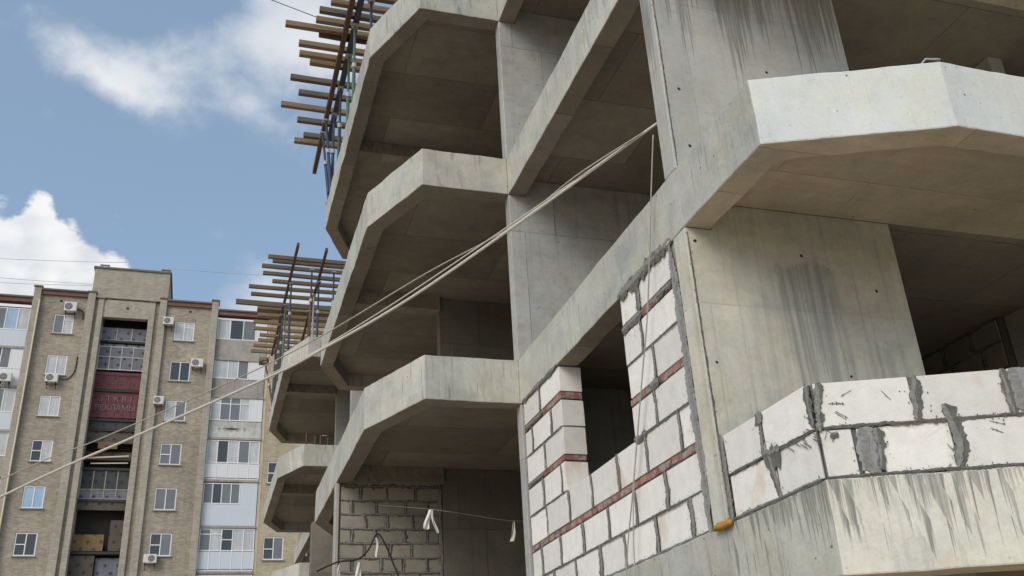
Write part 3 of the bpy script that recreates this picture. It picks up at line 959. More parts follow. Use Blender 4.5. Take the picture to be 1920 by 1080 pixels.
for cx_, cz_, n_, an in ((0.15, 1.80, 5, -0.5), (0.12, 1.64, 4, 0.9), (0.50, 1.90, 2, -0.9), (0.72, 1.57, 3, -0.8), (1.05, 1.62, 2, -0.6), (0.13, 1.9, 4, 0.4)):
    for _ in range(n_):
        n_ = n_
        x, z, a_ = cx_ + rs.gauss(0, 0.03), cz_ + rs.gauss(0, 0.03), an + rs.gauss(0, 0.25)
        L = rs.uniform(0.03, 0.09)
        scham([(x, z), (x + L * math.cos(a_) * 0.5, z + L * math.sin(a_) * 0.5), (x + L * math.cos(a_), z + L * math.sin(a_))], rs.uniform(0.0012, 0.0028), h=0.0008, seed=rs.randrange(99), ragged=1.0, crumbs=1.2)
for _ in range(10):
    x, z = 5.1 + rs.gauss(0, 0.2), 1.66 + rs.gauss(0, 0.02)
    sside([(x, z), (x - 0.03, z - 0.02), (x - 0.07, z - 0.05)], 0.005, h=0.003, seed=rs.randrange(99), ragged=1.0, crumbs=0.4)
mb.build('mortar_smear', M['mortar'], par)
mb = MB()
scham([(0.30, 1.385), (0.285, 1.5), (0.29, 1.60), (0.28, 1.67)], 0.125, h=0.006, seed=44, ragged=0.35)
scham([(1.29, 1.70), (1.28, 1.98)], 0.14, h=0.006, seed=46, ragged=0.3)
sside([(6.12, 1.36), (6.12, 1.40)], 0.10, h=0.012, seed=47, ragged=0.6)
mb.build('mortar_smear', M['mortar_lt'], par)

# ---- dark block wall at the back of the lower bay, and the block wall far inside the near flat
def flat_courses(u0, u1, z0, z1, h=0.29, L=0.6, seed=0):
    r = random.Random(seed)
    out, z, i = [], z0, 0
    while z < z1 - 0.05:
        zt = min(z + h, z1)
        js = [u0]
        u = u0 + (L * 0.5 if i % 2 else L * 0.85) * r.uniform(0.8, 1.1)
        while u < u1 - 0.12:
            js.append(u)
            u += L * r.uniform(0.75, 1.05)
        js.append(u1)
        out.append((z, zt, js))
        z = zt
        i += 1
    return out
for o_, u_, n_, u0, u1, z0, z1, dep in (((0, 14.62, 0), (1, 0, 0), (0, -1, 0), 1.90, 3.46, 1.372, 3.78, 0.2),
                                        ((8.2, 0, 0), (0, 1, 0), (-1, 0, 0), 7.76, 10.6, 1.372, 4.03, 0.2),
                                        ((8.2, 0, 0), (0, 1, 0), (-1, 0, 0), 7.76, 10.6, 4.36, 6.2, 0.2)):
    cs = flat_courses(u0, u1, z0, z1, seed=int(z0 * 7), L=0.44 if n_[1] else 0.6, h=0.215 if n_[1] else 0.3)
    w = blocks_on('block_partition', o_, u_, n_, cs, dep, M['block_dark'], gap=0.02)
    mb = MB()
    nn, uu = Vector(n_), Vector(u_)
    a = Vector(o_) - nn * 0.012
    c = [a + uu * u0, a + uu * u1, a + uu * u1 - nn * (dep - 0.02), a + uu * u0 - nn * (dep - 0.02)]
    mb.prism([tuple(q[:2]) for q in c], z0, z1)
    q = mb.build('mortar_bed', M['mortar_dk'])
    attach(q, w)
    mb = MB()
    for z0_, z1_, js in cs:
        for y in js[1:-1]:
            S += 3
            smear(mb, Vector(o_) + nn * 0.003, u_, n_, [(y, z0_), (y + rnd.uniform(-.02, .02), z1_)], rnd.uniform(0.02, 0.06), h=0.008, seed=S, ragged=0.6)
        smear(mb, Vector(o_) + nn * 0.003, u_, n_, [(js[0], z1_), (js[-1], z1_)], 0.03, h=0.007, seed=S, ragged=0.9)
    if n_[1]:
        smear(mb, Vector(o_) + nn * 0.004, u_, n_, [(u1 + 0.01, z0), (u1, z1)], 0.09, h=0.01, seed=3)
        smear(mb, Vector(o_) + nn * 0.004, u_, n_, [(u0, z1), (u1, z1)], 0.10, h=0.01, seed=4, ragged=0.8)
    q = mb.build('mortar_smear', M['mortar_dk'])
    attach(q, w)
# slender end post of that partition
mb = MB()
mb.box(1.84, 1.895, 14.60, 14.82, 1.370, 3.78)
mb.build('end_post', M['conc'], bld, bevel=0.008)
for k in range(0, 4):
    mb = MB()
    mb.box(9.6, XB, 6.155, 6.37, T[k], T[k + 1] - SD - 0.001)
    mb.build('shear_wall', M['conc'], bld)
# tie holes of the shuttering, and the dark joint down the column corner
def hole(x, z, r=0.016):
    mb = MB()
    vs, fs = [(x, 6.1485, z)], []
    for k in range(12):
        w = 2 * math.pi * k / 12
        q = r * (1 + 0.25 * noise.noise(Vector((x + math.cos(w), z + math.sin(w), 2))))
        vs.append((x + q * math.cos(w), 6.1485, z + q * math.sin(w)))
    for k in range(12):
        fs.append((0, 1 + k, 1 + (k + 1) % 12))
    mb.add(vs, fs)
    mb.build('tie_hole', M['cable'], bld, fix=False)
for x, z in ((3.63, 3.66), (3.66, 2.60), (4.62, 3.62), (4.86, 2.55), (5.3, 3.35), (3.70, 5.20), (4.65, 5.55), (3.72, 4.6)):
    hole(x, z, 0.012 + 0.003 * (z > 3.3))
mb = MB()
smear(mb, (0, 6.1495, 0), (1, 0, 0), (0, -1, 0), [(3.578, 1.38), (3.574, 2.5), (3.570, 3.74)], 0.016, h=0.003, seed=71, ragged=0.7, crumbs=0.2)
mb.build('joint_seam', M['mortar'], bld)
mb = MB()
smear(mb, (0, 6.1495, 0), (1, 0, 0), (0, -1, 0), [(3.572, 4.37), (3.575, 5.6), (3.572, 6.72)], 0.014, h=0.003, seed=72, ragged=0.7, crumbs=0.2)
mb.build('joint_seam', M['mortar'], bld)


# starter bars left on the lower balcony of the far stack
for x, y, h_ in ((2.30, 24.62, 0.34), (2.52, 24.60, 0.26), (2.66, 24.60, 0.30), (2.85, 24.62, 0.22)):
    mb = MB()
    mb.tube([(x, y, T[3] - 0.05), (x + 0.01, y + 0.01, T[3] + h_)], 0.02, 6)
    mb.build('starter_bar', M['rust'], bld)
# bent tie wire left on the whitewashed balcony edge
mb = MB()
mb.tube([(4.80, 4.55, 4.352), (4.80, 4.54, 4.42), (4.83, 4.52, 4.455), (4.90, 4.50, 4.45), (4.935, 4.49, 4.448)], 0.009, 6)
mb.build('tie_bar', M['galv'], bld, smooth=True)

# ------------------------------------------------------------------ formwork above the two balcony stacks
ORD = ['first', 'second', 'third', 'fourth', 'fifth', 'sixth', 'seventh', 'eighth', 'ninth', 'tenth', 'eleventh', 'twelfth',
       'thirteenth', 'fourteenth', 'fifteenth', 'sixteenth', 'seventeenth', 'eighteenth', 'nineteenth', 'twentieth']


def timber(x0, x1, y, z, w, h, mat, label, group, tilt=0.0, name='formwork_timber'):
    mb = MB()
    L = x1 - x0
    n = 6
    for i in range(1):
        pts = []
    vs, fs = [], []
    for i in range(n + 1):
        x = x0 + L * i / n
        bow = 0.012 * math.sin(math.pi * i / n)
        for a, b in ((-1, -1), (1, -1), (1, 1), (-1, 1)):
            vs.append(jit((x, y + a * w / 2 + tilt * (x - x0), z + b * h / 2 - bow), 0.004))
    for i in range(n):
        a, b = i * 4, i * 4 + 4
        for k in range(4):
            fs.append((a + k, a + (k + 1) % 4, b + (k + 1) % 4, b + k))
    fs += [(3, 2, 1, 0), (n * 4, n * 4 + 1, n * 4 + 2, n * 4 + 3)]
    mb.add(vs, fs)
    o = mb.build(name, mat, bevel=0.006)
    return tag(o, label, 'timber', group)


tips1 = [(1.30, 13.05), (1.5, 13.45), (1.34, 13.78), (1.44, 14.08), (1.26, 14.34), (1.23, 14.62), (0.68, 14.87), (0.98, 15.38), (1.02, 15.69), (1.25, 15.91),
         (0.92, 16.48), (1.13, 16.96), (0.81, 17.45), (1.20, 17.94), (1.39, 18.50), (1.21, 18.75)]
vis = 0
for i, (x, y) in enumerate(tips1):
    mat = M['timber'] if i in (6, 7, 8, 9, 12, 15) else M['timber_old']
    mat = M['timber'] if i < 6 and i % 2 else mat
    if i == 0:
        lab = 'weathered timber at the very top edge of the upper formwork beside the balcony'
    else:
        lab = 'grey brown timber of the upper formwork, %s from its top, jutting out at the left' % ORD[i]
    if i == 12:
        lab = 'longest timber of the upper formwork, reaching furthest left against the blue sky'
    if i == 15:
        lab = 'lowest timber of the upper formwork, jutting out to the left against blue sky'
    timber(x, x + 3.3, y, 12.70, 0.10, 0.115, mat, lab, 'timbers of the upper formwork', tilt=rnd.uniform(-0.01, 0.012))
o = timber(1.32, 2.35, 14.96, 12.66, 0.05, 0.17, M['rust'], 'short red brown board lying along the upper formwork timbers', None, name='timber_board')
o['category'] = 'board'

tips2 = [(1.05, 24.59), (1.19, 24.83), (0.92, 25.19), (0.98, 25.64), (1.28, 26.13), (0.64, 26.60), (0.73, 27.11), (0.32, 27.75), (1.02, 28.62),
         (0.92, 29.18), (0.95, 29.72), (1.18, 30.24), (1.16, 30.68), (1.03, 31.17), (0.98, 31.69)]
for i, (x, y) in enumerate(tips2):
    mat = M['timber_old'] if i < 8 else M['timber']
    if i == 7:
        lab = 'longest timber of the lower formwork, reaching left above the brown roof edge'
    elif i == 0:
        lab = 'topmost timber of the lower formwork against the blue sky'
    elif i == len(tips2) - 1:
        lab = 'lowest timber of the lower formwork in front of the apartment balconies'
    else:
        lab = 'thin timber of the lower formwork, %s from its top' % ORD[i]
    ln = 3.6 if i < 4 else 2.9
    timber(x, x + ln, y, 12.70, 0.085, 0.11 if i != 7 else 0.16, mat, lab, 'timbers of the lower formwork', tilt=rnd.uniform(-0.01, 0.015))
o = timber(0.98, 3.8, 28.25, 12.72, 0.30, 0.09, M['timber'], 'wide yellowish plank laid across the lower formwork timbers', None, name='timber_plank')
o['category'] = 'plank'
mb = MB()
mb.box(1.30, 1.62, 32.1, 32.5, 12.50, 12.66, jitter=0.01)
mb.box(1.36, 1.56, 32.05, 32.1, 12.52, 12.64)
tag(mb.build('timber_board', M['timber'], bevel=0.01), 'small brown board at the lower left end of the lower formwork', 'board')


def stringer(pts, label, group, mat='rust', w=0.09, h=0.14):
    mb = MB()
    for a, b in zip(pts[:-1], pts[1:]):
        mb.bar(a, b, w, h)
    return tag(mb.build('formwork_stringer', M[mat], bevel=0.006), label, 'beam', group)


stringer([(1.80, 12.6, 12.56), (1.78, 19.75, 12.56)], 'rusty beam running under the upper formwork timbers on its outer side', 'stringers under the formwork')
stringer([(1.95, 12.6, 12.55), (1.95, 18.3, 12.55)], 'dark beam running under the upper formwork timbers nearer the building', 'stringers under the formwork', 'steel_dark', 0.1, 0.16)
stringer([(1.77, 23.45, 12.56), (1.68, 31.6, 12.56)], 'rusty beam rising highest under the lower formwork, on its left', 'stringers under the formwork', w=0.07, h=0.10)
stringer([(2.55, 23.6, 12.56), (2.55, 31.6, 12.56)], 'rusty beam under the lower formwork timbers, on its right beside the balcony', 'stringers under the formwork', w=0.07, h=0.10)


def prop(x, y, zb, zt, mat, label, group, lean=(0, 0)):
    r = empty('steel_prop', (x, y, zb))
    tag(r, label, 'prop', group)
    WM[r.name] = Matrix.Translation((x, y, zb))
    tx, ty = x + lean[0], y + lean[1]
    def P(t):
        return (x + (tx - x) * t, y + (ty - y) * t, zb + (zt - zb) * t)
    mb = MB(); mb.tube([P(0), P(0.55)], 0.034, 10); mb.build('outer_tube', M[mat], r, smooth=False)
    mb = MB(); mb.tube([P(0.55), P(0.985)], 0.026, 10); mb.build('inner_tube', M[mat], r)
    mb = MB(); mb.tube([P(0.53), P(0.575)], 0.045, 10); mb.build('collar', M['galv'], r)
    mb = MB(); mb.box(x - 0.07, x + 0.07, y - 0.07, y + 0.07, zb, zb + 0.008); mb.build('base_plate', M[mat], r)
    mb = MB(); q = P(1)
    mb.box(q[0] - 0.06, q[0] + 0.06, q[1] - 0.06, q[1] + 0.06, q[2] - 0.04, q[2]); mb.build('head_plate', M['galv'], r)
    return r


g1, g2 = 'props of the upper formwork', 'props of the lower formwork'
prop(2.12, 13.62, 10.332, 12.47, 'steel_blue', 'dark blue prop close to the balcony corner under the upper formwork', g1)
prop(1.93, 14.35, 10.332, 12.47, 'steel_green', 'upper green prop under the upper formwork', g1)
prop(1.95, 15.25, 10.332, 12.47, 'steel_green', 'lower green prop under the upper formwork', g1)
prop(1.93, 16.30, 10.332, 12.47, 'steel_dark', 'grey prop in the middle of the upper formwork, below the green props', g1)
prop(1.92, 17.25, 10.332, 12.47, 'steel_blue', 'blue prop near the lower end of the upper formwork, nearer the concrete', g1)
prop(1.90, 17.42, 10.332, 12.46, 'steel_blue', 'slanting dark prop crossing beside the blue props of the upper formwork', g1, lean=(-0.14, 0.55))
prop(1.88, 17.00, 10.332, 12.47, 'steel_blue', 'leftmost blue prop under the lower end of the upper formwork', g1, lean=(-0.10, 0.5))
rows2 = [(1.80, 25.75, 'steel_dark', 'tall dark prop at the left front of the lower formwork'), (1.77, 27.25, 'steel_green', 'green prop under the left beam of the lower formwork'),
         (1.74, 28.0, 'steel_dark', 'dark prop just left of the green prop in the lower formwork'), (1.73, 28.75, 'rust', 'rusty prop second left of the green prop in the lower formwork'),
         (1.73, 29.7, 'steel_dark', 'dark prop third left of the green prop in the lower formwork'), (1.75, 30.9, 'steel_blue', 'leftmost upright prop of the lower formwork'),
         (2.28, 24.75, 'rust', 'rusty prop between the two beams of the lower formwork'), (2.90, 24.78, 'steel_dark', 'rightmost dark prop of the lower formwork, beside the big balcony'),
         (2.56, 25.5, 'steel_blue', 'thick blue prop under the right beam of the lower formwork'), (2.52, 26.4, 'galv', 'pale grey prop under the right beam of the lower formwork'),
         (2.50, 27.6, 'rust', 'short looking brown prop further back under the lower formwork')]
for x, y, mt, lb in rows2:
    prop(x, y, 10.332, 12.49, mt, lb, g2)
prop(1.85, 31.3, 10.332, 12.46, 'rust', 'slanting prop with a board on top at the lower left end of the lower formwork', g2, lean=(-0.35, 0.75))

# ------------------------------------------------------------------ ropes and wires
def spline(pts, n=8):
    pts = [Vector(p) for p in pts]
    out = []
    for i in range(len(pts) - 1):
        p0, p1, p2, p3 = pts[max(i - 1, 0)], pts[i], pts[i + 1], pts[min(i + 2, len(pts) - 1)]
        for k in range(n):
            t = k / n
            out.append(0.5 * ((2 * p1) + (p2 - p0) * t + (2 * p0 - 5 * p1 + 4 * p2 - p3) * t * t + (3 * p1 - p0 - 3 * p2 + p3) * t ** 3))
    out.append(pts[-1])
    return out


def dirpt(d, dist):
    return tuple(Vector(d) * dist)


A0 = (3.53, 6.42, 4.95)
rope_a = [A0, dirpt((0.203, 0.876, 0.437), 9.0), dirpt((0.096, 0.922, 0.374), 9.6), dirpt((0.046, 0.937, 0.347), 9.9), dirpt((-0.073, 0.955, 0.287), 10.8), dirpt((-0.179, 0.957, 0.228), 12.0), dirpt((-0.42, 0.90, 0.06), 15.5), (-9.5, 14.5, -1.59)]
mb = MB()
mb.tube(spline([(3.62, 6.345, 5.005)] + rope_a), 0.0135, 8)
tag(mb.build('rope', M['rope'], smooth=True), 'thick white rope sloping from the concrete column down across to the left edge', 'rope')
mb = MB()
mb.tube(spline([(p[0] + dx_, p[1], p[2] + dz_) for p, dx_, dz_ in zip(rope_a[:4], (0.0, -0.01, 0, 0), (0.0, 0.05, 0.02, 0.025))]), 0.006, 8)
tag(mb.build('rope', M['rope'], smooth=True), 'white strand running just above the thick rope near the column', 'rope')
rope_b = [A0, dirpt((0.3347, 0.7811, 0.5271), 8.8), dirpt((0.2779, 0.8281, 0.4869), 9.2), dirpt((0.1969, 0.8725, 0.4473), 9.8), dirpt((0.1054, 0.9134, 0.3931), 10.6), dirpt((0.0451, 0.9321, 0.3594), 11.2),
          dirpt((-0.0279, 0.9462, 0.3224), 12.0), dirpt((-0.1056, 0.9536, 0.282), 13.0), dirpt((-0.181, 0.9532, 0.2423), 14.2), dirpt((-0.40, 0.90, 0.09), 18.0), (-12.5, 18.5, -1.59)]
mb = MB()
mb.tube(spline([(3.62, 6.345, 5.01)] + rope_b), 0.0075, 8)
tag(mb.build('rope', M['rope_old'], smooth=True), 'thin grey rope stretched above the thick white one, down to the left edge', 'rope')
mb = MB()
mb.tube(spline([(3.52, 6.40, 4.85), (3.50, 6.58, 4.22), (3.49, 6.72, 3.74), (3.50, 6.92, 3.27), (3.50, 7.13, 2.86), (3.51, 7.60, 1.96), (3.51, 7.86, 1.45), (3.50, 7.98, 0.9), (3.48, 8.0, -0.3)]), 0.0065, 8)
mb.tube(spline([(3.50, 7.13, 2.86), (3.49, 7.50, 2.05), (3.50, 7.68, 1.5), (3.50, 7.74, 0.9), (3.47, 7.85, -0.2)]), 0.0055, 8)
tag(mb.build('rope', M['rope_old'], smooth=True), 'frayed rope hanging down over the white block wall beside the window', 'rope')

# overhead wires (roof to poles out of the picture)
for i, (a, b, s, lab) in enumerate((((-30.0, 57.0, 27.7), (-6.0, 57.5, 28.4), 0.35, 'topmost of three thin wires left of the roof housing, against the cloud'),
                                    ((-30.0, 57.0, 27.3), (-7.7, 57.5, 26.75), 0.30, 'middle one of three thin wires left of the roof housing'),
                                    ((-30.0, 57.0, 26.4), (-7.8, 57.5, 26.65), 0.35, 'lowest of three thin wires left of the roof housing, just above the roof edge'),
                                    ((-3.5, 57.5, 28.25), (12.0, 57.0, 28.9), 0.3, 'thin wire right of the roof housing, running towards the formwork'))):
    a, b = Vector(a), Vector(b)
    mb = MB()
    mb.tube([a + (b - a) * t / 12 - Vector((0, 0, s * 4 * (t / 12) * (1 - t / 12))) for t in range(13)], 0.013, 5)
    tag(mb.build('overhead_wire', M['galv'], smooth=True), lab, 'wire', 'overhead wires')
mb = MB()
mb.tube([(-2.3, 14.6, 13.74), (0.344, 14.6, 12.99), (1.24, 14.61, 12.74)], 0.008, 5)
tag(mb.build('guy_wire', M['steel_dark'], smooth=True), 'thin wire slanting from the top of the sky to an upper formwork timber', 'wire')

# rags and cable in the dim lower bay
def rag(pts_rows, label, mat='cloth'):
    """a folded strip of cloth: rows of (x, y, z) across, from the top down"""
    vs, fs = [], []
    n = len(pts_rows[0])
    for r in pts_rows:
        vs += r
    for i in range(len(pts_rows) - 1):
        for k in range(n - 1):
            a = i * n + k
            fs.append((a, a + 1, a + n + 1, a + n))
    mb = MB()
    mb.add(vs, fs)
    o = mb.build('rag', M[mat], smooth=True, fix=False)
    md = o.modifiers.new('thick', 'SOLIDIFY'); md.thickness = 0.008
    md = o.modifiers.new('sub', 'SUBSURF'); md.levels = 1; md.render_levels = 2
    return tag(o, label, 'rag')


def strip(x, y, z, length, w0, w1, lean, seed):
    rr = random.Random(seed)
    rows = []
    for i in range(7):
        t = i / 6
        w = w0 + (w1 - w0) * t
        cx_ = x + lean * t + 0.012 * math.sin(5 * t + seed)
        rows.append([(cx_ + w * (k / 3 - 0.5), y + 0.03 * math.sin(k * 2.1 + t * 3 + seed), z - length * t - 0.015 * rr.random()) for k in range(4)])
    return rows
vs = strip(2.70, 12.0, 2.80, 0.26, 0.03, 0.09, -0.045, 1)
vs2 = strip(2.72, 12.0, 2.80, 0.30, 0.025, 0.045, 0.07, 2)
o = rag(vs, 'white rag hanging forked in front of the dark block partition')
mb = MB()
n = 4
mb.v = [p for r in vs2 for p in r]
for i in range(6):
    for k in range(3):
        a = i * 4 + k
        mb.f.append([a, a + 1, a + 5, a + 4]); mb.mi.append(0)
q = mb.build('rag_tail', M['cloth'], smooth=True, fix=False)
md = q.modifiers.new('thick', 'SOLIDIFY'); md.thickness = 0.008
md = q.modifiers.new('sub', 'SUBSURF'); md.levels = 1; md.render_levels = 2
attach(q, o)
rag(strip(3.82, 12.0, 2.66, 0.26, 0.03, 0.07, -0.05, 4), 'white rag on the string near the end of the white block wall')
rag(strip(2.02, 12.0, 2.44, 0.24, 0.02, 0.035, 0.02, 6), 'narrow white rag under the meeting point of the black cables')
rag(strip(1.81, 12.0, 2.15, 0.30, 0.03, 0.11, 0.01, 8), 'grey white rag hanging over the bottom edge in front of the block partition')
rag(strip(1.58, 12.0, 2.12, 0.30, 0.03, 0.05, -0.01, 9), 'leftmost narrow pale rag at the bottom edge beside the block partition')
mb = MB()
mb.tube(spline([(2.40, 14.58, 3.45), (2.70, 12.02, 2.80), (3.3, 12.0, 2.72), (3.83, 12.0, 2.66), (4.6, 12.0, 2.70), (8.9, 12.0, 2.9)]), 0.0022, 5)
tag(mb.build('string', M['rope_old'], smooth=True), 'thin string with white rags tied to it across the dim lower bay', 'string')
mb = MB()
mb.tube(spline([(1.30, 11.95, 2.02), (1.55, 11.95, 2.13), (1.78, 11.95, 2.16), (1.92, 11.95, 2.28), (2.02, 11.95, 2.47), (2.12, 11.95, 2.35), (2.22, 11.95, 2.12), (2.32, 11.95, 1.85), (2.36, 11.95, 1.37)]), 0.011, 6)
tag(mb.build('cable', M['cable'], smooth=True), 'black cable looped up to a peak in front of the block partition', 'cable')

# bit of orange foam under the column foot
mb = MB()
vs, fs = [], []
ns = 12
for i in range(8):
    t = i / 7
    y = 6.06 + 0.24 * t
    r = 0.024 * (0.75 + 0.35 * math.sin(math.pi * t) + 0.25 * noise.noise(Vector((t * 5, 2, 1))))
    for k in range(ns):
        w = 2 * math.pi * k / ns
        rr = r * (1 + 0.8 * noise.noise(Vector((math.cos(w) * 2.5, math.sin(w) * 2.5, t * 9))))
        vs.append((3.525 + rr * math.cos(w) * 1.1, y, 1.355 + rr * math.sin(w)))
for i in range(7):
    for k in range(ns):
        a, b = i * ns + k, i * ns + (k + 1) % ns
        fs.append((a, b, b + ns, a + ns))
fs += [tuple(range(ns))[::-1], tuple(range(7 * ns, 8 * ns))]
mb.add(vs, fs)
tag(mb.build('foam_piece', M['orange'], smooth=True), 'orange lump of foam stuck at the foot of the column between the white blocks', 'foam')

# ------------------------------------------------------------------ the apartment block behind
YA = 58.0
apt = empty('apartment_building', (-5.0, 62.0, -1.6))
tag(apt, 'khaki brick apartment block of nine storeys with a dark recess and glazed balconies', 'building')
ZR = 26.25
ROW = [23.61, 21.0, 18.49, 15.85, 13.22, 10.66]
ROW += [ROW[-1] - 2.6 * i for i in range(1, 4)]
FL = [22.67, 20.25, 17.64, 15.08, 12.40, 9.85, 7.25, 4.65, 2.05]     # balcony floor levels


def wall_with_openings(x0, x1, z0, z1, y, holes, th=0.35, mat=None, name='brick_wall'):
    """one wall mesh with real window openings"""
    xs = sorted({x0, x1, *[h[0] for h in holes], *[h[1] for h in holes]})
    zs = sorted({z0, z1, *[h[2] for h in holes], *[h[3] for h in holes]})
    mb = MB()
    for a, b in zip(xs[:-1], xs[1:]):
        run = None
        for c, d_ in zip(zs[:-1], zs[1:]):
            mx, mz = (a + b) / 2, (c + d_) / 2
            inside = any(h[0] < mx < h[1] and h[2] < mz < h[3] for h in holes)
            if not inside:
                mb.add([(a, y, c), (b, y, c), (b, y, d_), (a, y, d_)], [(0, 1, 2, 3)])
    for h in holes:
        a, b, c, d_ = h
        mb.add([(a, y, c), (a, y + th, c), (a, y + th, d_), (a, y, d_)], [(0, 1, 2, 3)])
        mb.add([(b, y, c), (b, y, d_), (b, y + th, d_), (b, y + th, c)], [(0, 1, 2, 3)])
        mb.add([(a, y, d_), (a, y + th, d_), (b, y + th, d_), (b, y, d_)], [(0, 1, 2, 3)])
        mb.add([(a, y, c), (b, y, c), (b, y + th, c), (a, y + th, c)], [(0, 1, 2, 3)])
    return mb.build(name, mat, apt, fix=False)


def window(x0, x1, z0, z1, y, panes, parent=None, transom=(), split=None, name='window'):
    """frame (part) > panes; panes: list of glass material names"""
    mb = MB()
    fw = 0.055
    n = len(panes)
    xs = [x0 + (x1 - x0) * i / n for i in range(n + 1)] if not split else split
    mb.box(x0, x1, y - 0.03, y + 0.04, z0, z0 + fw)
    mb.box(x0, x1, y - 0.03, y + 0.04, z1 - fw, z1)
    for i, x in enumerate(xs):
        c = min(max(x, x0 + fw / 2), x1 - fw / 2)
        w = fw if i in (0, n) else fw * 0.95
        mb.box(c - w / 2, c + w / 2, y - 0.028, y + 0.038, z0 + fw, z1 - fw)
    for (i, zt) in transom:
        mb.box(xs[i] + fw * 0.6, xs[i + 1] - fw * 0.6, y - 0.026, y + 0.036, zt - 0.025, zt + 0.025)
    fr = mb.build(name, M['white_pvc'], parent if parent is not None else apt)
    for i, p in enumerate(panes):
        q = MB()
        q.box(xs[i] + fw * 0.45, xs[i + 1] - fw * 0.45, y + 0.0, y + 0.02, z0 + fw * 0.9, z1 - fw * 0.9)
        attach(q.build('pane', M[p]), fr)
    return fr


def sill(x0, x1, z, y, fr):
    mb = MB()
    mb.box(x0 - 0.06, x1 + 0.06, y - 0.12, y + 0.02, z - 0.05, z - 0.005)
    attach(mb.build('sill', M['galv'], bevel=0.005), fr)


LW = [('glass_mid', 'glass_curtain'), ('glass_curtain', 'glass_curtain'), ('glass_curtain', 'glass_curtain'), ('glass_dark', 'glass_curtain'), ('glass_sky', 'glass_sky'), ('glass_dark', 'glass_dark'),
      ('glass_mid', 'glass_curtain'), ('glass_dark', 'glass_mid'), ('glass_mid', 'glass_mid')]
RWN = [('glass_curtain', 'glass_curtain'), ('glass_dark', 'glass_dark'), ('glass_curtain', 'glass_mid'), ('glass_mid', 'glass_mid'), ('glass_mid', 'glass_mid'), ('glass_dark', 'glass_mid'),
       ('glass_mid', 'glass_curtain'), ('glass_dark', 'glass_mid'), ('glass_mid', 'glass_mid')]
lh, rh = [], []
for i, z in enumerate(ROW):
    xa = -9.66 - 0.025 * i
    lh.append((xa, xa + 1.10, z, z + 1.24))
    xb = -2.84 - 0.022 * i
    rh.append((xb, xb + 1.18, z, z + 1.27))
wall_with_openings(-10.60, -7.90, -1.6, ZR, YA, lh, mat=M['apt_brick'])
wall_with_openings(-3.42, -0.70, -1.6, ZR, YA, rh, mat=M['apt_brick'])
for holes, mats_ in ((lh, LW), (rh, RWN)):
    for i, (h, pm_) in enumerate(zip(holes, mats_)):
        mid = h[0] + (h[1] - h[0]) * 0.5
        tr = [(0, h[2] + 0.62)] if i in (3, 5) else ([(1, h[2] + 0.9)] if i == 0 else [])
        fr = window(h[0] + 0.01, h[1] - 0.01, h[2] + 0.01, h[3] - 0.01, YA + 0.06, pm_, transom=tr)
        sill(h[0], h[1], h[2], YA, fr)
# lintel bands over the windows
# body of the building behind the faces, recess, roof
mb = MB()
mb.box(-10.6, -7.15, YA + 0.40, YA + 12, -1.6, ZR - 0.02)
mb.box(-4.30, -0.62, YA + 0.40, YA + 12, -1.6, ZR - 0.03)
mb.box(-7.149, -4.301, YA + 1.45, YA + 12, -1.6, ZR - 0.04)
mb.box(-22.0, -10.601, YA + 1.3, YA + 12, -1.6, 25.7)
mb.box(-0.619, 14.0, YA + 1.3, YA + 12, -1.6, 25.75)
mb.build('building_core', M['dark_room'], apt)
# pilasters
PIL = [(-10.95, -10.55, -0.24, 26.45), (-7.95, -7.52, -0.20, 26.35), (-7.33, -7.02, -0.12, 26.0), (-4.40, -4.06, -0.12, 26.0), (-3.80, -3.40, -0.20, 26.25), (-0.74, -0.34, -0.24, 26.35)]
for x0, x1, dy_, zt in PIL:
    mb = MB()
    mb.box(x0, x1, YA + dy_, YA + 1.45, -1.6, zt)
    p = mb.build('pilaster', M['apt_pil'], apt, bevel=0.02)
    c = MB()
    c.box(x0 - 0.05, x1 + 0.05, YA + dy_ - 0.06, YA + 0.6, zt + 0.002, zt + 0.09)
    attach(c.build('cap', M['cap'], bevel=0.02), p)
for x0, x1 in ((-7.52, -7.33), (-4.06, -3.80)):
    mb = MB()
    mb.box(x0 + 0.001, x1 - 0.001, YA + 0.02, YA + 1.4, -1.6, 26.0)
    mb.build('pilaster_web', M['apt_brick'], apt)
# wall over the recess
mb = MB()
mb.box(-7.02, -4.40, YA - 0.05, YA + 0.35, 24.87, 26.0)
mb.build('lintel_wall', M['apt_pil'], apt)
# cornices
for x0, x1, z, dy_ in ((-10.54, -7.96, 26.30, -0.15), (-3.39, -0.75, 26.15, -0.15), (-22, -10.96, 25.72, -0.15), (-0.33, 14, 25.75, -0.15)):
    mb = MB()
    mb.box(x0, x1, YA + dy_, YA + 0.35, z - 0.26, z)
    mb.box(x0, x1, YA + dy_ - 0.10, YA + 0.5, z + 0.002, z + 0.10, 1)
    mb.build('roof_cornice', [M['cornice'], M['cap']], apt)
# roof housing
mb = MB()
mb.box(-7.82, -3.42, YA + 0.1, YA + 4.5, 26.0, 28.15)
pe = mb.build('roof_housing', M['apt_pil'], apt)
mb = MB()
mb.box(-7.90, -3.34, YA + 0.02, YA + 4.6, 28.152, 28.27)
attach(mb.build('roof_edge', M['cap']), pe)
mb = MB()
mb.box(-7.90, -3.34, YA - 0.12, YA + 0.09, 26.10, 26.24)
attach(mb.build('ledge', M['apt_pil']), pe)
for x in (-7.3, -3.7):
    mb = MB()
    for dx_ in (-0.18, 0.18):
        mb.box(x + dx_ - 0.03, x + dx_ + 0.03, YA + 0.2, YA + 0.26, 28.272, 28.42)
    mb.box(x - 0.28, x + 0.28, YA + 0.18, YA + 0.28, 28.425, 28.48)
    attach(mb.build('roof_rail', M['cap']), pe)
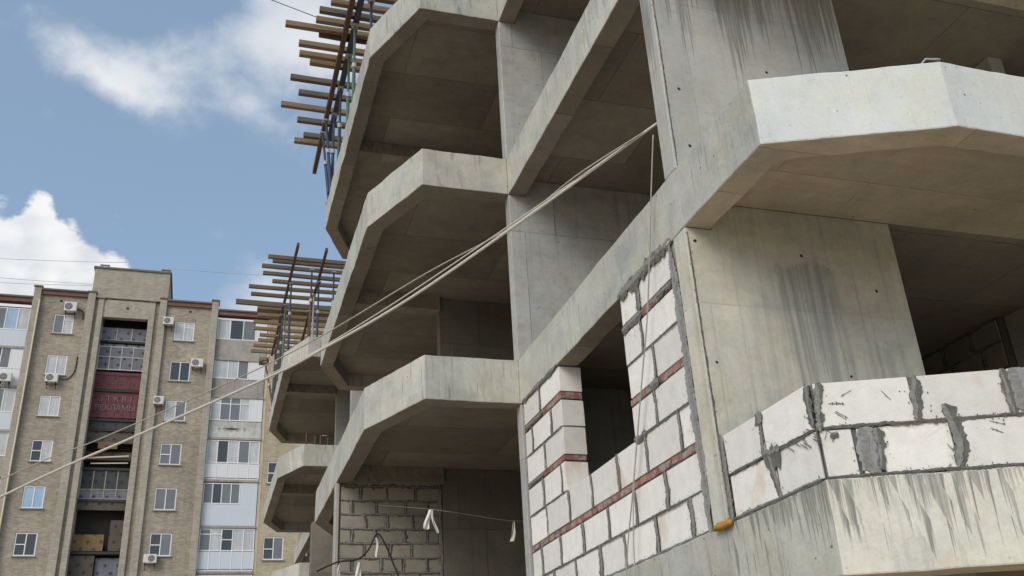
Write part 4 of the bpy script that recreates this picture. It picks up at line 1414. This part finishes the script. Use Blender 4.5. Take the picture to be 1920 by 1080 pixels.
# small round vents in the brick
mb = MB()
for x, z in ((-9.42, 25.72), (-5.65, 25.50), (-2.0, 25.6)):
    mb.disc((x, z), 0, 0.09, YA - 0.056 if x == -5.65 else YA - 0.006, YA + 0.02, 12)
mb.build('wall_vent', M['dark_metal'], apt)
# cream gas pipe down the left pilaster
mb = MB()
mb.tube([(-10.56, YA - 0.30, 25.6), (-10.56, YA - 0.30, 9.0), (-10.56, YA - 0.30, 0.0)], 0.045, 8)
mb.build('gas_pipe', M['cream'], apt, smooth=True)

# glazed balconies, right-hand column
def bal_box(x0, x1, z0, z1, y, mat, name, depth=1.2):
    mb = MB()
    mb.box(x0, x1, y, y + 0.10, z0, z1)
    mb.box(x0, x0 + 0.08, y + 0.101, y + depth, z0, z1)
    mb.box(x1 - 0.08, x1, y + 0.101, y + depth, z0, z1)
    return mb.build(name, mat, apt)
def bal_slab(x0, x1, z, y):
    mb = MB()
    mb.box(x0 - 0.04, x1 + 0.04, y - 0.06, YA + 1.3, z - 0.16, z - 0.01)
    mb.build('balcony_floor', M['panel_grey'], apt, bevel=0.02)
def lining(x0, x1, z0, z1, y):
    mb = MB()
    mb.box(x0 + 0.02, x1 - 0.02, y + 0.15, y + 0.2, z0, z1)
    mb.build('curtain_backing', M['dark_room'], apt)


yb = YA + 0.05
X0, X1 = -0.32, 2.72
for z in FL:
    bal_slab(X0, X1, z, yb)
# 1: three panes and a white board, weathered parapet
p = bal_box(X0, X1, FL[0], 23.90, yb, M['panel_grey'], 'balcony_parapet')
attach(window(X0, 2.05, 23.92, 25.28, yb + 0.03, ('glass_curtain', 'glass_dark', 'glass_mid'), parent=p, name='balcony_glazing'), p)
mb = MB(); mb.box(2.06, X1, yb, yb + 0.06, 23.92, 25.28); attach(mb.build('side_panel', M['panel_white']), p)
# 2
p = bal_box(X0, X1, FL[1], 21.30, yb, M['panel_grey'], 'balcony_parapet')
attach(window(X0, 1.75, 21.33, 22.58, yb + 0.03, ('glass_curtain', 'glass_curtain', 'glass_mid'), parent=p, name='balcony_glazing', split=[X0, 0.52, 1.12, 1.75]), p)
mb = MB(); mb.box(1.76, X1, yb, yb + 0.06, 21.33, 22.58); attach(mb.build('side_panel', M['panel_white']), p)
# 3
p = bal_box(X0, X1, FL[2], 18.62, yb, M['panel_pale'], 'balcony_parapet')
attach(window(X0, 2.0, 18.66, 20.12, yb + 0.03, ('glass_curtain', 'glass_mid', 'glass_mid', 'glass_curtain'), parent=p, name='balcony_glazing', transom=((0, 19.72), (1, 19.72), (2, 19.72), (3, 19.72))), p)
mb = MB(); mb.box(2.01, X1, yb, yb + 0.06, 18.66, 20.12); attach(mb.build('side_panel', M['panel_white']), p)
mb = MB()
for x, w, h_ in ((1.0, 0.28, 0.22), (0.65, 0.2, 0.16), (1.35, 0.2, 0.16), (1.0, 0.5, 0.05), (0.3, 0.12, 0.12), (1.75, 0.12, 0.12)):
    mb.add([(x - w, yb - 0.006, 18.15), (x, yb - 0.006, 18.15 - h_), (x + w, yb - 0.006, 18.15), (x, yb - 0.006, 18.15 + h_)], [(0, 1, 2, 3)])
attach(mb.build('ornament', M['panel_grey'], fix=False), p)
# 4: glazed to the floor
p = bal_box(X0, X1, FL[3], 15.14, yb, M['panel_white'], 'balcony_parapet')
attach(window(X0, X1, 16.06, 17.45, yb + 0.03, ('glass_curtain', 'glass_dark', 'glass_curtain', 'glass_mid', 'glass_curtain'), parent=p, name='balcony_glazing'), p)
mb = MB()
for i in range(5):
    w = (X1 - X0) / 5
    mb.box(X0 + i * w + 0.03, X0 + (i + 1) * w - 0.03, yb, yb + 0.06, 15.18, 16.03)
attach(mb.build('lower_panel', M['panel_white'], bevel=0.01), p)
for i in range(6):
    x = X0 + i * (X1 - X0) / 5
    mb = MB()
    mb.box(x - 0.028, x + 0.028, yb - 0.015, yb + 0.05, 15.16, 16.05)
    attach(mb.build('balcony_mullion', M['white_pvc']), p)
# 5: pale blue cladding with one window band
p = bal_box(X0, X1, FL[4], 13.62, yb, M['panel_blue'], 'balcony_parapet')
attach(window(X0, 1.75, 13.64, 14.86, yb + 0.03, ('glass_mid', 'glass_dark', 'glass_mid', 'glass_mid'), parent=p, name='balcony_glazing'), p)
mb = MB(); mb.box(1.76, X1, yb, yb + 0.099, 13.622, 14.90); attach(mb.build('side_panel', M['panel_blue']), p)
# 6
p = bal_box(X0, X1, FL[5], 9.92, yb, M['panel_white'], 'balcony_parapet')
attach(window(X0, X1, 10.96, 12.22, yb + 0.03, ('glass_mid', 'glass_curtain', 'glass_dark', 'glass_curtain', 'glass_curtain'), parent=p, name='balcony_glazing', transom=((0, 11.9), (1, 11.9), (2, 11.6))), p)
mb = MB()
for i in range(5):
    w = (X1 - X0) / 5
    mb.box(X0 + i * w + 0.03, X0 + (i + 1) * w - 0.03, yb, yb + 0.06, 9.96, 10.93)
attach(mb.build('lower_panel', M['panel_blue'], bevel=0.01), p)
for i in range(6):
    x = X0 + i * (X1 - X0) / 5
    mb = MB()
    mb.box(x - 0.028, x + 0.028, yb - 0.015, yb + 0.05, 9.94, 10.95)
    attach(mb.build('balcony_mullion', M['white_pvc']), p)
for i in (6, 7, 8):
    p = bal_box(X0, X1, FL[i], FL[i] + 1.05, yb, M['panel_white'], 'balcony_parapet')
    attach(window(X0, X1, FL[i] + 1.07, FL[i] + 2.4, yb + 0.03, ('glass_mid', 'glass_curtain', 'glass_mid', 'glass_dark'), parent=p, name='balcony_glazing'), p)
# wall strip between balconies and the yellow wing
mb = MB()
mb.box(X1 + 0.03, 2.92, YA + 0.1, YA + 1.4, -1.6, 25.5)
mb.build('pilaster', M['cream'], apt)
# yellow brick wing to the right
yh = [(3.20, 4.40, 14.80, 16.24), (3.20, 4.40, 10.48, 11.75), (3.20, 4.40, 19.0, 20.3), (3.20, 4.40, 21.6, 22.9), (3.20, 4.40, 12.6, 13.6), (3.2, 4.4, 7.2, 8.5), (3.2, 4.4, 4.6, 5.9)]
yh = [(3.22, 4.38, z, z + 1.3) for z in (23.4, 20.8, 18.2, 14.90, 10.46, 7.8, 5.2)]
wall_with_openings(2.925, 8.0, -1.6, 25.5, YA + 0.0, yh, mat=M['apt_brick_yel'])
for i, h in enumerate(yh):
    fr = window(h[0] + 0.01, h[1] - 0.01, h[2] + 0.01, h[3] - 0.01, YA + 0.06, ('glass_dark', 'glass_curtain') if i != 4 else ('glass_dark', 'glass_mid'), transom=[(0, h[2] + 0.62)])
    sill(h[0], h[1], h[2], YA, fr)
mb = MB()
mb.box(8.001, 14.0, YA, YA + 1.29, -1.6, 25.4)
mb.build('brick_wall', M['apt_brick_yel'], apt)
# left-hand balcony column
LX0, LX1 = -14.2, -10.97
for i, z in enumerate(FL[:6]):
    bal_slab(LX0, LX1, z, yb)
    m_ = ('panel_blue', 'panel_white', 'panel_blue', 'panel_grey', 'panel_blue', 'panel_white')[i]
    p = bal_box(LX0, LX1, z, z + 1.0, yb, M[m_], 'balcony_parapet')
    if i == 1:
        attach(window(LX0, -11.62, z + 1.02, z + 2.3, yb + 0.03, ('glass_mid', 'glass_curtain', 'glass_mid', 'glass_dark', 'glass_mid'), parent=p, name='balcony_glazing'), p)
        mb = MB(); mb.box(-11.61, LX1, yb, yb + 0.06, z + 1.02, z + 2.3); attach(mb.build('side_panel', M['panel_white']), p)
    else:
        attach(window(LX0, LX1, z + 1.02, z + 2.42, yb + 0.03, ('glass_curtain', 'glass_mid', 'glass_mid', 'glass_sky' if i == 0 else 'glass_mid', 'glass_curtain'), parent=p, name='balcony_glazing'), p)
mb = MB()
mb.box(-22, -14.21, YA + 0.0, YA + 1.29, -1.6, 25.4)
mb.build('brick_wall', M['apt_brick'], apt)
mb = MB()
mb.box(LX0, LX1, YA + 0.02, YA + 1.29, -1.6, FL[5] - 0.17)
mb.build('brick_wall', M['apt_brick'], apt)

# loggias stacked in the recess
RX0, RX1 = -7.0, -4.42
yr = YA + 0.62
def loggia(z0, z1, mat, name='loggia_panel', y=yr, x0=RX0, x1=RX1, parent=apt):
    mb = MB()
    mb.box(x0, x1, y, y + 0.08, z0, z1)
    return mb.build(name, M[mat], parent)
def lslab(z):
    mb = MB()
    mb.box(RX0, RX1, yr - 0.10, YA + 1.44, z - 0.14, z)
    mb.build('loggia_floor', M['dark_metal'], apt)
mb = MB()
mb.box(RX0, RX1, YA + 1.30, YA + 1.44, -1.6, 24.86)
mb.build('recess_wall', M['dark_room'], apt)
def rails(z0, z1, n, name, mat, y=yr - 0.03, r=0.025, xs=None, hz=()):
    mb = MB()
    for i in range(n + 1):
        x = RX0 + (RX1 - RX0) * i / n
        mb.box(x - r, x + r, y, y + 0.05, z0, z1)
    for z in hz:
        mb.box(RX0, RX1, y + 0.005, y + 0.045, z - r, z + r)
    mb.build(name, M[mat], apt)
loggia(23.62, 24.45, 'spot_grey')
rails(23.62, 24.45, 3, 'loggia_frame', 'galv', hz=(23.64,))
lslab(23.60)
loggia(21.70, 23.38, 'spot_grey')
rails(21.70, 23.25, 4, 'loggia_frame', 'panel_pale', hz=(23.2, 22.55, 21.74))
rp = loggia(20.52, 21.58, 'spot_red')
mb = MB(); mb.box(RX0, RX1, yr - 0.04, yr - 0.002, 21.36, 21.42); attach(mb.build('panel_rail', M['spot_red']), rp)
lslab(20.47)
rails(18.9, 20.3, 6, 'loggia_frame', 'rust', r=0.018, y=yr - 0.02)
rails(20.55, 21.5, 4, 'loggia_frame', 'rust', r=0.02, y=yr - 0.02)
rq = loggia(18.68, 20.32, 'spot_red')
mb = MB(); mb.box(RX0, RX1, yr - 0.06, yr - 0.002, 18.72, 18.84); attach(mb.build('panel_rail', M['spot_red']), rq)
def text(s, x0, x1, z0, z1, y, parent, mat):
    cu = bpy.data.curves.new('lettering', 'FONT')
    cu.body = s
    cu.extrude = 0.01
    to = bpy.data.objects.new('lettering_source', cu)
    COL.objects.link(to)
    bpy.context.view_layer.update()
    me = bpy.data.meshes.new_from_object(to.evaluated_get(bpy.context.evaluated_depsgraph_get()))
    bpy.data.objects.remove(to)
    xs = [v.co.x for v in me.vertices]; ys = [v.co.y for v in me.vertices]
    for v in me.vertices:
        v.co = Vector((x0 + (v.co.x - min(xs)) / (max(xs) - min(xs)) * (x1 - x0), y - v.co.z, z0 + (v.co.y - min(ys)) / (max(ys) - min(ys)) * (z1 - z0)))
    me.materials.clear()
    me.materials.append(M[mat])
    o = bpy.data.objects.new('lettering', me)
    COL.objects.link(o)
    attach(o, parent)
text('З Т К В 1', -6.65, -4.85, 19.75, 20.08, yr - 0.012, rq, 'lettering')
text('РЕКЛАМЫ', -6.8, -4.6, 19.2, 19.55, yr - 0.012, rq, 'lettering')
lslab(18.64)
loggia(18.06, 18.55, 'spot_dark')
lslab(18.04)
loggia(17.2, 17.95, 'spot_brown')
loggia(16.86, 17.25, 'spot_yellow', y=yr - 0.05, x0=-6.35, x1=-5.3)
lslab(16.3)
loggia(16.32, 16.75, 'spot_brown', y=yr + 0.3)
mb = MB()
mb.bar((-6.9, yr - 0.1, 16.25), (-4.6, yr - 0.15, 16.42), 0.08, 0.08)
mb.bar((-6.6, yr - 0.1, 15.95), (-4.6, yr - 0.1, 16.02), 0.06, 0.06)
mb.build('laundry_pole', M['cream'], apt)
lslab(15.72)
loggia(14.5, 15.6, 'spot_dark')
rails(14.0, 15.6, 4, 'loggia_frame', 'panel_grey', hz=(14.48, 13.95))
loggia(13.95, 14.48, 'spot_grey')
lslab(13.9)
loggia(13.3, 13.75, 'spot_brown', y=yr - 0.04)
loggia(11.05, 11.95, 'spot_yellow', x0=RX0, x1=-5.40)
loggia(11.05, 12.75, 'spot_brown', x0=-5.14, x1=RX1)
lslab(11.0)
loggia(9.6, 10.8, 'spot_brown', x0=RX0, x1=-5.75)
loggia(9.6, 10.7, 'spot_grey', x0=-5.7, x1=RX1, y=yr + 0.2)
lslab(9.55)
for z in (7.0, 4.4, 1.8):
    loggia(z, z + 1.1, 'spot_brown')
    lslab(z - 0.03)


def air_con(x0, x1, z0, z1, label, y=YA, fan=0.36):
    r = empty('air_conditioner', ((x0 + x1) / 2, y - 0.4, z0))
    tag(r, label, 'air conditioner', 'air conditioners on the apartment wall')
    WM[r.name] = Matrix.Translation(((x0 + x1) / 2, y - 0.4, z0))
    mb = MB(); mb.box(x0, x1, y - 0.45, y - 0.12, z0, z1); mb.build('casing', M['ac'], r, bevel=0.03)
    c = (x0 + (x1 - x0) * fan, (z0 + z1) / 2)
    rad = (z1 - z0) * 0.36
    mb = MB(); mb.disc(c, 0, rad, y - 0.456, y - 0.45, 20); fg = mb.build('fan_grille', M['dark_metal'], r)
    mb = MB(); mb.disc(c, rad * 0.62, rad * 0.74, y - 0.463, y - 0.455, 20); mb.disc(c, 0, rad * 0.25, y - 0.463, y - 0.455, 12)
    for k in range(6):
        w = math.pi * k / 6
        mb.bar((c[0] - rad * math.cos(w), y - 0.459, c[1] - rad * math.sin(w)), (c[0] + rad * math.cos(w), y - 0.459, c[1] + rad * math.sin(w)), 0.012, 0.012)
    attach(mb.build('fan_ring', M['galv']), fg)
    for x in (x0 + 0.1, x1 - 0.1):
        mb = MB()
        mb.box(x - 0.02, x + 0.02, y - 0.45, y - 0.003, z0 - 0.05, z0 - 0.004)
        mb.bar((x, y - 0.42, z0 - 0.05), (x, y - 0.01, z0 - 0.30), 0.03, 0.03)
        mb.build('bracket', M['dark_metal'], r)
    return r


air_con(-9.15, -8.46, 24.93, 25.52, 'air conditioner above the topmost window left of the recess')
air_con(-9.55, -8.87, 20.42, 20.95, 'air conditioner under a window left of the recess, below the topmost one')
air_con(-3.50, -2.90, 24.48, 24.98, 'air conditioner beside the topmost window right of the recess')
air_con(-1.66, -0.95, 21.82, 22.36, 'air conditioner right of a dark window, against the right pilaster')
air_con(-3.55, -2.98, 19.36, 19.86, 'air conditioner at the left of the third window down, right of the recess')
air_con(-3.15, -2.45, 10.22, 10.70, 'lowest air conditioner, under a window right of the recess', fan=0.6)
air_con(-11.95, -11.3, 20.34, 20.88, 'air conditioner in front of a white balcony panel at the left edge', y=yb)
mb = MB()
mb.tube(spline([(-8.46, YA - 0.1, 25.2), (-8.15, YA - 0.05, 25.1), (-8.08, YA - 0.04, 24.6)]), 0.035, 6)
mb.tube(spline([(-8.87, YA - 0.1, 20.75), (-8.4, YA - 0.05, 20.8), (-8.1, YA - 0.04, 21.3), (-8.06, YA - 0.04, 22.2)]), 0.03, 6)
mb.build('wall_cable', M['dark_metal'], apt, smooth=True)
